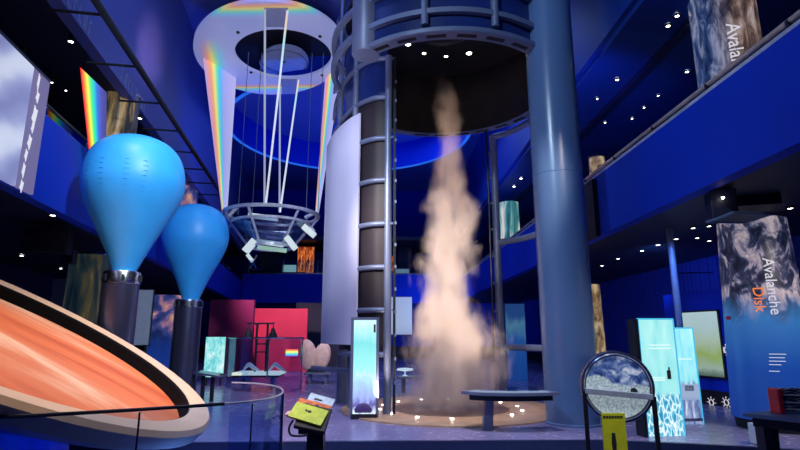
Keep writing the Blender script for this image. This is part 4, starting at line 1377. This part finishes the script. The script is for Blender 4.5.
struct('baseboard_partition', MB().prism([pA-pn*.03, pB-pn*.03, pB-pn*.03+Vector((0, 0, .42)), pA-pn*.03+Vector((0, 0, .42))], pn*.028), 'black')
c0, c1 = on_part(680, 345, -.09), on_part(720, 345, -.09)
zt0, zb0 = on_part(719, 311, -.09).z, on_part(720, 377, -.09).z
cm = (c0+c1)/2
vs_ = thing('video_screen', 'large pale green landscape video screen behind the lit cyan panels', 'screen', (cm.x, cm.y, zb0))
w_ = (c1-c0).length
MB().box((cm.x, cm.y, (zt0+zb0)/2), (w_, .04, zt0-zb0), rz=rz_).build('picture', 'pale_video', vs_)
q = cm+pn*.045
MB().box((q.x, q.y, (zt0+zb0)/2), (w_+.1, .05, zt0-zb0+.1), rz=rz_).build('frame', 'black', vs_)
for px, py, w in [(726, 350, 'right beside the video screen'), (711.5, 402.5, 'low on the left under the video screen'), (726.5, 402.5, 'low on the right by the avalanche cylinder')]:
    q = on_part(px, py, -.035)
    s = thing('sun_emblem', 'small white sun outline on the blue partition, '+w, 'emblem', q, 'sun emblems on the blue partition')
    RY = Matrix.Rotation(rz_, 3, 'Z') @ Matrix.Rotation(PI/2, 3, 'X')
    MB().lathe([(.068, -.03), (.085, -.03), (.085, .015), (.068, .015), (.068, -.03)], q, 20, RY).build('ring', 'whiteink', s)
    for i in range(8):
        a = 2*PI*i/8
        R3 = RY @ Matrix.Rotation(a, 3, 'Z')
        MB().box(q+R3 @ Vector((.135, 0, 0)), (.06, .012, .02), rot=R3).build('ray', 'whiteink', s)
# round granular picture on its stand
GY = 7.2
gc = P(617, 386.5, GY)
gr = 30/520*(GY*math.cos(TH)+(gc.z-2)*math.sin(TH))
ga = -.28
RX = Matrix.Rotation(ga, 3, 'Z') @ Matrix.Rotation(PI/2, 3, 'X')
rs_ = thing('granular_wheel', 'upright round framed wheel of blue and pale sand on a stand beside the column', 'sand wheel', (gc.x, GY, -.31))
MB().lathe([(0, .02), (gr, .02), (gr, -.05), (0, -.05)], gc, 64, RX).build('sand_picture', 'granular', rs_, 40)
MB().lathe([(gr, .06), (gr*1.13, .06), (gr*1.16, .03), (gr*1.16, -.24), (gr*1.13, -.27), (gr, -.27), (gr, .06)], gc, 64, RX).build('frame_ring', 'pedestal', rs_, 40)
MB().lathe([(gr*1.02, .055), (gr*1.06, .075), (gr*1.10, .055)], gc, 64, RX).build('bright_bead', 'chrome', rs_, 40)
Rz = Matrix.Rotation(ga, 3, 'Z')
MB().box(gc+Rz @ Vector((0, -.09, -.085)), (gr*2.1, .05, .075), rz=ga, rot=Rz @ Matrix.Rotation(.07, 3, 'Y'), bev=.008).build('crossbar', 'palemetal', rs_)
MB().lathe([(0, 0), (.042, 0), (.042, .03), (0, .03)], gc+Rz @ Vector((.20, -.03, -.05)), 20, RX).build('knob', 'ink', rs_, 40)
for s, dz in ((-1, .0), (1, -.05)):
    q = gc+Rz @ Vector((s*gr*1.07, -.07, -.06+dz))
    MB().box((q.x, q.y, (q.z-.31)/2), (.055, .055, q.z+.31), rz=ga).build('post', 'darkmetal', rs_)
    MB().box((q.x, q.y, -.29), (.12, .5, .04), rz=ga).build('foot', 'darkmetal', rs_)
sg = thing('yellow_sign', 'yellow warning sign hanging below the round sand wheel', 'sign', (gc.x, GY-.25, .2))
y0 = GY-.22
a, b = P(601, 413, y0), P(624.5, 413, y0)
zb_ = -.305
MB().box(((a.x+b.x)/2, y0, (a.z+zb_)/2), (b.x-a.x, .025, a.z-zb_), bev=.005).build('board', 'yellow', sg)
mb = MB()
for i in range(7):
    mb.box((a.x+.03+i*(b.x-a.x-.06)/6.6, y0-.016, a.z-.045), ((b.x-a.x)/11, .008, .022))
mb.build('caption', 'ink', sg)
q = P(613.5, 441, y0)
MB().prism([(q.x-.02, y0-.02, q.z+.1), (q.x+.02, y0-.02, q.z+.1), (q.x+.03, y0-.02, q.z-.02), (q.x+.012, y0-.02, q.z-.25), (q.x-.012, y0-.02, q.z-.25), (q.x-.03, y0-.02, q.z-.02)], (0, .01, 0)).build('warning_mark', 'ink', sg)
# curved table in front of the tornado
TZ = P(505, 393, 11.6).z
tb = thing('viewing_table', 'long dark topped table with one sturdy leg before the vapour tornado', 'table', P(487, 425, 11.6))
tp = [P(461, 393, 11.7), P(480, 392.5, 11.4), P(510, 392.5, 11.25), P(540, 392.5, 11.3), P(560, 392.5, 11.4)]
tpp = spline([Vector((p.x, p.y, 0)) for p in tp], 6)
MB().wall([(p.x, p.y) for p in tpp], TZ-.03, TZ+.03, .55).build('table_top', 'steel', tb)
MB().wall([(p.x, p.y+.08) for p in tpp[3:-2]], TZ-.14, TZ-.03, .42).build('apron', 'darkmetal', tb)
q = P(487, 400, 11.75)
MB().prism([(q.x-.10, q.y, 0.0), (q.x+.11, q.y, 0.0), (q.x+.15, q.y, TZ-.1), (q.x-.02, q.y, TZ-.1)], (0, .2, 0)).build('leg', 'steel', tb)
MB().wall([(p.x, p.y+.06) for p in tpp[3:-3]], TZ+.03, TZ+.045, .25).build('graphic_strip', emit('pale strip', (.45, .6, .9), .5), tb)
for px, w in ((512, 'at mid table'), (533, 'towards the column')):
    q = P(px, 389, 11.55)
    s = thing('glass_block', 'small clear glass block on the viewing table, '+w, 'glass block', (q.x, q.y, TZ+.045))
    MB().box((q.x, q.y, TZ+.09), (.22, .12, .09), bev=.01).build('block', 'gallglass', s)
# second table behind, left of mist
tb2 = thing('viewing_table', 'far low table left of the mist behind the steel vane', 'table', P(412, 385, 19))
a, b = P(397, 377, 19), P(440, 377, 19)
MB().box(((a.x+b.x)/2, 19, a.z), (b.x-a.x, .8, .08), bev=.02).build('table_top', 'steel', tb2)
for u in (.15, .85):
    MB().box((a.x+(b.x-a.x)*u, 19, a.z/2), (.14, .3, a.z-.06)).build('leg', 'steel', tb2)
q = P(405, 371, 19)
s = thing('white_lamp', 'small white lamp shaped model on the far low table', 'model', (q.x, 19, a.z+.04))
MB().lathe([(0, 0), (.1, 0), (.08, .02), (.02, .04), (.02, .15), (.3, .19), (.27, .25), (0, .28)], (q.x, 19, a.z+.04), 24).build('body', emit('white lit plastic', (.6, .8, 1), .8), s, 40)
# light panel left of tornado
o = thing('light_panel', 'tall narrow lit turquoise storm panel at the foot of the left vane', 'light panel', P(364, 415, 13.4))
a, b = P(351, 414, 13.4), P(377, 414, 13.4)
zt = P(364, 319.5, 13.4).z
mx_ = (a.x+b.x)/2
MB().box((mx_, 13.4, (zt+.1)/2), (b.x-a.x-.06, .06, zt-.12)).build('lit_face', 'cyan_tornado', o)
for s in (-1, 1):
    MB().box((mx_+s*(b.x-a.x)/2, 13.44, zt/2), (.07, .16, zt)).build('side_frame', 'steel', o)
MB().box((mx_, 13.44, zt+.02), (b.x-a.x+.07, .16, .07)).build('top_frame', 'steel', o)
MB().box((mx_, 13.42, .06), (b.x-a.x, .2, .12)).build('base', 'darkmetal', o)
MB().box((mx_, 13.49, zt/2), (b.x-a.x, .04, zt)).build('back_board', 'navy', o)
MB().box((mx_+.24, 13.36, zt-.22), (.05, .03, .2)).build('dark_tab', 'ink', o)
mb = MB()
for u, z in ((-.18, 1.05), (-.1, 1.02), (0, 1.06), (.1, 1.03), (.18, 1.0)):
    MB().box((mx_+u, 13.365, z), (.05, .01, .10)).build('caption_mark', 'paleprint', o)
q = (mx_, 13.36, .26)
MB().lathe([(0, -.1), (.2, -.1), (.22, -.02), (.12, .1), (0, .13)], (mx_-.02, 13.37, .25), 24, Matrix.Scale(.15, 3, (0, 1, 0))).build('storm_picture', mat('dark violet print', (.08, .05, .2)), o, 40)
# dark steel wall base behind it (foot of the white panel)
q0, q1 = P(331, 345, 16.5), P(349, 345, 15.0)
MB().tube([(q0.x+.35, 16.6, 0), (q0.x+.35, 16.6, 3.5)], .16, 14).build('post', 'steel', vane, 40)
MB().tube([(q1.x+.1, 15.2, 0), (q1.x+.1, 15.2, 3.5)], .12, 14).build('post', 'steel', vane, 40)
MB().tube([(q0.x-.6, 16.9, 1.0), (q1.x+.25, 15.1, 1.0)], .07, 10).build('rib', 'steel', vane, 40)
# pale screen behind the tornado
panel('video_screen', 'pale blue screen on the back wall seen through the tornado frame', 'screen', 387, 297, 412, 334.5, 37.5, 'white_video')
o = panel('blue_poster', 'deep blue poster wall with pale marks behind the right vane', 'poster', 505, 304, 528, 386, 24, 'blueposter', floor=True)
# ------------------------------------------------------------------ crimson corner exhibits
panel('light_panel', 'small lit turquoise wave panel before the magenta wall', 'light panel', 206.5, 337, 223, 377, 22, 'cyan_wavepanel')
tw = thing('wave_table', 'long pale topped table below the black tower frame', 'table', P(258, 385, 20.5))
a, b = P(236, 373, 20.5), P(283, 373, 20.5)
zz = a.z
MB().box(((a.x+b.x)/2, 20.5, zz), (b.x-a.x, 1.2, .1), bev=.03).build('table_top', emit('white top with painted glow', (.8, .88, .8), .85), tw)  # glow put into the table top to brighten it
MB().box(((a.x+b.x)/2, 20.5, zz-.08), ((b.x-a.x)*.95, 1.1, .07)).build('apron', 'darkmetal', tw)
for u in (.2, .8):
    MB().box((a.x+(b.x-a.x)*u, 20.5, (zz-.1)/2), (.12, .4, zz-.1)).build('leg', 'chrome', tw)
tf = thing('pendulum_frame', 'black tower frame with crossbar and two hanging black weights before the crimson wall', 'frame', (P(262, 370, 20.5).x, 20.5, zz+.05))
xl, xr = P(256, 350, 20.5).x, P(266.5, 350, 20.5).x
zt = P(262, 323.5, 20.5).z
for x in (xl, xr):
    MB().box((x, 20.5, (zt+zz+.05)/2), (.07, .07, zt-zz-.05)).build('upright', 'ink', tf)
xa, xb = P(247.5, 324, 20.5).x, P(274.5, 324, 20.5).x
MB().box(((xa+xb)/2, 20.5, zt), (xb-xa, .06, .06)).build('crossbar', 'chrome', tf)
for py in (344, 352):
    MB().box(((xl+xr)/2, 20.5, P(260, py, 20.5).z), (xr-xl, .05, .05)).build('rung', 'ink', tf)
for px in (248.5, 273):
    q = P(px, 333, 20.5)
    MB().lathe([(0, -.18), (.16, -.17), (.15, -.05), (.08, .05), (.07, .14), (.02, .2), (.01, zt-q.z), (0, zt-q.z)], q, 20).build('weight', 'ink', tf, 40)
for px, py, rz in ((250, 364, .5), (276, 366, -.4)):
    q = P(px, py, 20.3)
    s = thing('white_scoop', 'small curved white scoop on the pale table, %s end' % ('left' if px < 260 else 'right'), 'model', (q.x, 20.3, zz+.05))
    pts = spline([(q.x-.25, 20.3, zz+.10), (q.x-.05, 20.3, zz+.32), (q.x+.12, 20.3, zz+.22), (q.x+.35, 20.3, zz+.09)], 5)
    MB().tube(pts, [.03+.05*math.sin(PI*i/(len(pts)-1)) for i in range(len(pts))], 8).build('body', 'white', s, 40)
ge = thing('glass_enclosure', 'clear glass screen around the black tower frame with a rainbow glint', 'glass screen', P(268, 380, 19.5))
a, b = P(227, 340, 22), P(303, 340, 19.5)
zt = P(268, 338, 19.5).z
gp = [P(227, 360, 21.5), P(240, 360, 20.0), P(268, 360, 19.3), P(290, 360, 19.5), P(302, 360, 20.5)]
gp = spline([Vector((p.x, p.y, 0)) for p in gp], 6)
MB().wall([(p.x, p.y) for p in gp], .0, zt, .02).build('glass_pane', 'faintglass', ge)
MB().tube([(p.x, p.y, zt) for p in gp], .03, 8).build('top_edge', 'chrome', ge, 40)
for i in (0, 12, 24):
    MB().box((gp[i].x, gp[i].y, zt/2), (.05, .05, zt)).build('post', 'chrome', ge)
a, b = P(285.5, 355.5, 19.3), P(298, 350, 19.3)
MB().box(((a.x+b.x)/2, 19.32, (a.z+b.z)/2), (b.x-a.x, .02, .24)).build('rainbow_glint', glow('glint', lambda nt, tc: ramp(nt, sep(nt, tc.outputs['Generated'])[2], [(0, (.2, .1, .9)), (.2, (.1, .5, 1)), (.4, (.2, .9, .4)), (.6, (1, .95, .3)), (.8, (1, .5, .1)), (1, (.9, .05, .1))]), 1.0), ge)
# pinkish shell forms on a table
ts = thing('side_table', 'low grey table carrying the pink shell model', 'table', P(318, 385, 23))
a, b = P(305, 373, 23), P(332, 373, 23)
MB().box(((a.x+b.x)/2, 23, a.z), (b.x-a.x, .9, .08), bev=.02).build('table_top', 'steel', ts)
for u in (.2, .8):
    MB().box((a.x+(b.x-a.x)*u, 23, a.z/2), (.12, .4, a.z)).build('leg', 'steel', ts)
sh = thing('shell_model', 'pair of pinkish rounded shell halves on a black stand on the grey table', 'model', (P(317, 370, 23).x, 23, a.z+.04))
for px, py, hw, hh, lean in ((308.5, 356, 8.5, 16, -.20), (321.5, 357, 8.5, 14, .28)):
    q = P(px, py, 23)
    w_, h_ = hw/520*23, hh/520*23
    R3 = Matrix.Rotation(lean, 3, 'Y') @ Matrix.Diagonal((w_, .22, h_))
    prof = [(math.sin(PI*i/12), -math.cos(PI*i/12)) for i in range(13)]
    MB().lathe([(r_, h2) for r_, h2 in prof], q, 28, R3).build('shell_half', 'shell', sh, 60)
q = P(317, 371, 22.9)
MB().box((q.x, 22.9, (q.z+a.z)/2+.06), (.7, .4, .18), bev=.02).build('stand', 'ink', sh)
# small dark table at right foot of the far pedestal
t3 = thing('side_table', 'small dark table with pale top beside the smaller balloon pedestal', 'table', P(212, 385, 17))
a, b = P(197, 374, 17.0), P(224, 374, 17.0)
MB().box(((a.x+b.x)/2, 17, a.z), (b.x-a.x, .8, .06), rot=Matrix.Rotation(.15, 3, 'Y'), bev=.02).build('table_top', 'chrome', t3)
for u in (.25, .6):
    MB().tube([(a.x+(b.x-a.x)*u, 17, 0), (a.x+(b.x-a.x)*u, 17, a.z-.05)], .06, 10).build('leg', 'darkmetal', t3)
# ------------------------------------------------------------------ information kiosk foreground
KY = 6.6
kk = thing('information_kiosk', 'black stand with a sloping reading top beside the glass barrier', 'kiosk', (P(314, 440, KY).x, KY, -.31))
q = P(313, 427, KY)
MB().prism([(q.x-.08, KY, -.31), (q.x+.17, KY, -.31), (q.x+.12, KY, q.z-.02), (q.x-.07, KY, q.z-.02)], (0, .25, 0)).build('stand', 'darkmetal', kk)
tpz = P(312, 420, KY)
TR = Matrix.Rotation(.20, 3, 'Y') @ Matrix.Rotation(.5, 3, 'X')
MB().box(tpz+Vector((0, .12, 0)), (.38, .44, .05), rot=TR, bev=.012).build('reading_top', 'black', kk)
ha = [P(293, 420, KY-.1), P(289, 428, KY-.1), P(291, 435, KY-.1), P(300, 436, KY-.1), P(308, 435, KY-.1)]
MB().tube(spline(ha, 6), .012, 8).build('handle', 'darkmetal', kk, 40)
q = P(298, 430, KY)
MB().lathe([(0, -.05), (.05, -.05), (.05, .05), (0, .05)], q+Vector((.06, 0, 0)), 16, Matrix.Rotation(PI/2, 3, 'Y')).build('knob', 'black', kk, 40)
def card(name, label, px, py, w, d, m, dz, rz, extra=None):
    c = P(px, py, KY+.1+dz)
    R3 = TR @ Matrix.Rotation(rz, 3, 'Z')
    o = thing(name, label, 'card', c)
    MB().box(c, (w, d, .025), rot=R3, bev=.004).build('board', m, o)
    mb = MB()
    for u, v, ww, hh in (extra or []):
        mb.box(c+R3 @ Vector((u*w, v*d, .015)), (ww*w, hh*d, .008), rot=R3)
    if extra:
        mb.build('print', 'ink', o)
    return o
card('lime_card', 'lime yellow card lying at the front of the black kiosk top', 308.5, 414, .42, .30, 'lime', 0, -.12, [(.0, .1, .1, .12), (-.1, .12, .06, .08)])
card('orange_board', 'orange brown board lying across the middle of the black kiosk top', 313, 407, .42, .20, 'orangecard', .22, -.1, [(-.2, 0, .08, .2), (.1, .1, .12, .2)])
card('pale_card', 'pale blue card lying at the back of the black kiosk top', 320, 402.5, .34, .26, 'palecard', .40, -.1, [(-.1, .1, .3, .1), (-.1, -.15, .2, .1)])
hd = P(292, 414, KY+.3)
s = thing('pink_knob', 'small pink rounded knob at the left of the kiosk cards', 'knob', hd)
MB().lathe([(0, -.05), (.05, -.04), (.075, 0), (.05, .04), (0, .05)], hd, 20, Matrix.Diagonal((1.2, 1, .8))).build('body', 'shell', s, 60)
MB().tube([hd, P(300, 419, KY+.25)], .018, 8).build('stem', 'darkmetal', s)
# ------------------------------------------------------------------ right front table
RY_ = 7.6
rtb = thing('exhibit_table', 'dark slab topped table at the lower right front of the avalanche cylinder', 'table', (P(772, 440, RY_).x, RY_, -.31))
z_ = P(772, 416, RY_).z
tl = [P(743, 415, RY_+.15), P(820, 423, RY_-.6), P(860, 417, RY_+.2), P(800, 413, RY_+.7)]
MB().prism([(p.x, p.y, z_-.03) for p in tl], (0, 0, .05)).build('table_top', 'steel', rtb)
c = sum([Vector((p.x, p.y, 0)) for p in tl], Vector())/4
MB().prism([((p.x-c.x)*.86+c.x, (p.y-c.y)*.8+c.y, z_-.16) for p in tl], (0, 0, .13)).build('apron', 'darkmetal', rtb)
q = P(770, 436, RY_)
MB().prism([(q.x-.07, RY_, -.31), (q.x+.10, RY_, -.31), (q.x+.13, RY_, z_-.15), (q.x-.08, RY_, z_-.15)], (0, .18, 0)).build('leg', 'darkmetal', rtb)
q2 = P(820, 436, RY_)
MB().prism([(q2.x-.07, RY_, -.31), (q2.x+.10, RY_, -.31), (q2.x+.13, RY_, z_-.15), (q2.x-.08, RY_, z_-.15)], (0, .18, 0)).build('leg', 'darkmetal', rtb)
wt = thing('wave_tank', 'small red ended tank with dark grey streaked face on the exhibit table', 'tank', (P(785, 412, RY_).x, RY_+.1, z_+.02))
a = P(776, 388, RY_+.1)
x0, x1 = P(774.5, 400, RY_+.1).x, P(812, 400, RY_+.1).x
h = a.z-z_-.02
M['streaks'] = printed('streaked dark acrylic', lambda nt, tc: ramp(nt, noise(nt, mapping(nt, tc.outputs['Generated'], (1.2, 1, 5), (0, .2, 0)), 2.6, 4, 1.2), [(.4, (.03, .03, .06)), (.55, (.10, .10, .16)), (.64, (.75, .78, .85))]), .2)
MB().box(((x0+x1)/2+.03, RY_+.12, z_+.02+h*.55), (x1-x0-.06, .14, h*.9), bev=.02).build('tank_body', 'streaks', wt)
MB().box((x0+.02, RY_+.1, z_+.02+h*.5), (.075, .22, h), bev=.02).build('red_end', 'redplastic', wt)
MB().box(((x0+x1)/2, RY_+.12, z_+.035), (x1-x0, .24, .03)).build('base', 'chrome', wt)
for u in (.2, .45, .75):
    MB().tube([(x0+.06, RY_+.03, z_+.02+h*u), (x1-.03, RY_+.03, z_+.02+h*(u-.05))], .008, 6).build('white_stripe', 'white', wt)
q = P(757, 437, 10.2)
wb = thing('power_box', 'small white box on the floor behind the exhibit table', 'box', (q.x, 10.2, 0))
zt = P(757, 423, 10.2).z
q0, q1 = P(751.5, 430, 10.2), P(762.5, 430, 10.2)
MB().box(((q0.x+q1.x)/2, 10.2, zt/2+.005), (q1.x-q0.x, .2, zt-.01), bev=.015).build('case', 'white', wb)
MB().box(((q0.x+q1.x)/2, 10.09, zt*.55), ((q1.x-q0.x)*.7, .02, zt*.4), bev=.005).build('label_plate', 'grey', wb)

# ------------------------------------------------------------------ lights
W = bpy.data.worlds.new('hall ambient')
SC.world = W
W.use_nodes = True
W.node_tree.nodes['Background'].inputs['Color'].default_value = (.05, .13, 1, 1)
W.node_tree.nodes['Background'].inputs['Strength'].default_value = .06
def lamp(name, typ, loc, target, power, color, **kw):
    l = bpy.data.lights.new(name, typ)
    l.energy = power
    l.color = color
    for k, v in kw.items():
        setattr(l, k, v)
    o = bpy.data.objects.new(name, l)
    COL.objects.link(o)
    o.location = loc
    if target is not None:
        d = Vector(target)-Vector(loc)
        o.rotation_euler = d.to_track_quat('-Z', 'Y').to_euler()
    return o
def spot(loc, target, power, color, ang, blend=.6, r=.15):
    return lamp('spot_lamp', 'SPOT', loc, target, power, color, spot_size=math.radians(ang), spot_blend=blend, shadow_soft_size=r)
BL = (.12, .28, 1)
# house lighting: rows of blue ceiling floods
for x, y in ((-4, 12), (2, 20), (-3, 25), (1, 31)):
    lamp('ceiling_flood', 'AREA', (x, y, HZ-.3), (x, y, 0), 260, (.25, .4, 1), size=3)
# blue uplight washing ceiling and upper walls
for x, y in ((-5, 22), (3, 24), (-1, 30)):
    spot((x, y, 6.5), (x-1, y+4, HZ), 1500, (.01, .12, 1), 120, 1, .5)
bq = onleft(150, 52, .5)
spot((-1.5, 13, 7.5), bq, 2600, (.9, .5, .6), 20, 1, .3)
spot((-1.5, 16, 7.5), onleft(130, 70, .5), 700, (.25, .32, 1), 34, 1, .3)
# tornado lighting
for a in range(4):
    an = PI/4+a*PI/2
    spot((TX+1.0*math.cos(an), TY+1.0*math.sin(an), DZ+2.15), (TX, TY, 2), 700, (1, .70, .5), 30, .6, .08)
for a in (-2.4, -.75, -1.6):
    spot((TX+2.7*math.cos(a), TY+2.7*math.sin(a), .5), (TX, TY, 4.5), 300, (1, .78, .64), 75, .8, .1)
spot((TX-7, TY-8, 8.5), (TX, TY, 3.9), 6500, (1, .86, .76), 26, .9, .2)  # unseen warm spot added from afar to brighten the mist
spot((TX+3.3, TY-9.5, 9.5), (TX, TY, 3.7), 5000, (1, .86, .76), 26, .9, .2)  # second unseen spot added for the mist
# unseen spots near the viewer on column, balloons, frame, screens
spot((-4, 1.5, 12), (5.0, 13.3, 6), 3000, (.6, .78, 1), 70, 1, .4)
spot((1.5, 2, 10), (-5.6, 12.5, 5.3), 5600, (.9, 1, 1), 36, .8, .4)
spot((-5, 4, 10), (-1.4, 15.5, 6), 5200, (.85, .9, 1), 30, .9, .4)
spot((-1, 5, 3), (-3, 17.5, 12.4), 2600, (.85, .8, 1), 34, .8, .4)
spot((-2.2, 6.5, 9.5), (DC.x+.8, DC.y, DC.z), 2700, (1, .84, .68), 60, .8, .12)
# gallery fascia washes
spot((2, 9, 14.5), (6.1, 12, 5.4), 240, (.3, .45, 1), 80, 1, .5)
spot((-1, 10, 14.5), (-5.8, 11, 4.8), 420, (.3, .45, 1), 80, 1, .5)
# crimson corner
cr = P(262, 340, 27)
spot((cr.x+.5, 22, 7), (cr.x+.8, 30, 1.8), 2600, (1, .7, .8), 50, .8, .2)
spot((cr.x+2, 18.5, 7), (P(317, 358, 23).x, 23, 1.2), 700, (1, .9, .85), 26, .8, .15)
spot((cr.x, 19, 9), (cr.x, 20.5, .8), 900, (.9, .95, 1), 40, .8, .2)
spot((8.6, 16, 4.6), (12, 24, 2.2), 500, (.1, .3, 1), 100, 1, .3)  # unseen blue spot added to raise the ribbed right wall
spot((4, 34, 3.5), (5, 48, 4), 1600, (.1, .3, 1), 100, 1, .3)
spot((-4, 6, 12), (-3, 11.6, 0), 2400, (.85, .85, 1), 44, 1, .4)  # unseen spot added to brighten the floor at left
spot((5.2, 13, 8), (7.4, 19, 10.5), 500, (.02, .15, 1), 90, 1, .3)  # unseen blue uplight added for the right gallery ceiling
spot((-1.9, 6.4, -.2), (-3.9, 6.9, .4), 120, (.1, .3, 1), 100, 1, .03)  # unseen blue spot added to brighten the dish's blue base
# floor in front
spot((1, 7, 13), (-.5, 11.6, 0), 5200, (.85, .8, 1), 60, 1, .4)  # unseen spot added to lift the front floor strip
spot((9, 9, 4.6), (6.8, 12.0, 0), 520, (1, .85, .75), 90, 1, .2)
spot((7.2, 12.6, 4.5), (8.4, 15.6, 1.2), 420, (.12, .3, 1), 80, 1, .2)  # unseen blue fill added for the partition
spot((3.2, 4.5, 5.5), (gc.x, GY, gc.z-.4), 480, (.9, .95, 1), 46, .8, .1)
spot((-.5, 4.5, 5.5), (P(312, 410, KY)), 150, (1, .95, .9), 24, .8, .1)
spot((7.0, 5.5, 4.5), (8.2, 7.7, 1.1), 60, (.9, .9, 1), 60, .8, .1)
SC.view_settings.view_transform = 'Standard'
SC.view_settings.look = 'None'
SC.view_settings.gamma = 1
SC.view_settings.use_curve_mapping = False
SC.view_settings.exposure = 0
SC.cycles.use_denoising = True
SC.cycles.max_bounces = 6
SC.cycles.transparent_max_bounces = 12
SC.cycles.volume_bounces = 3
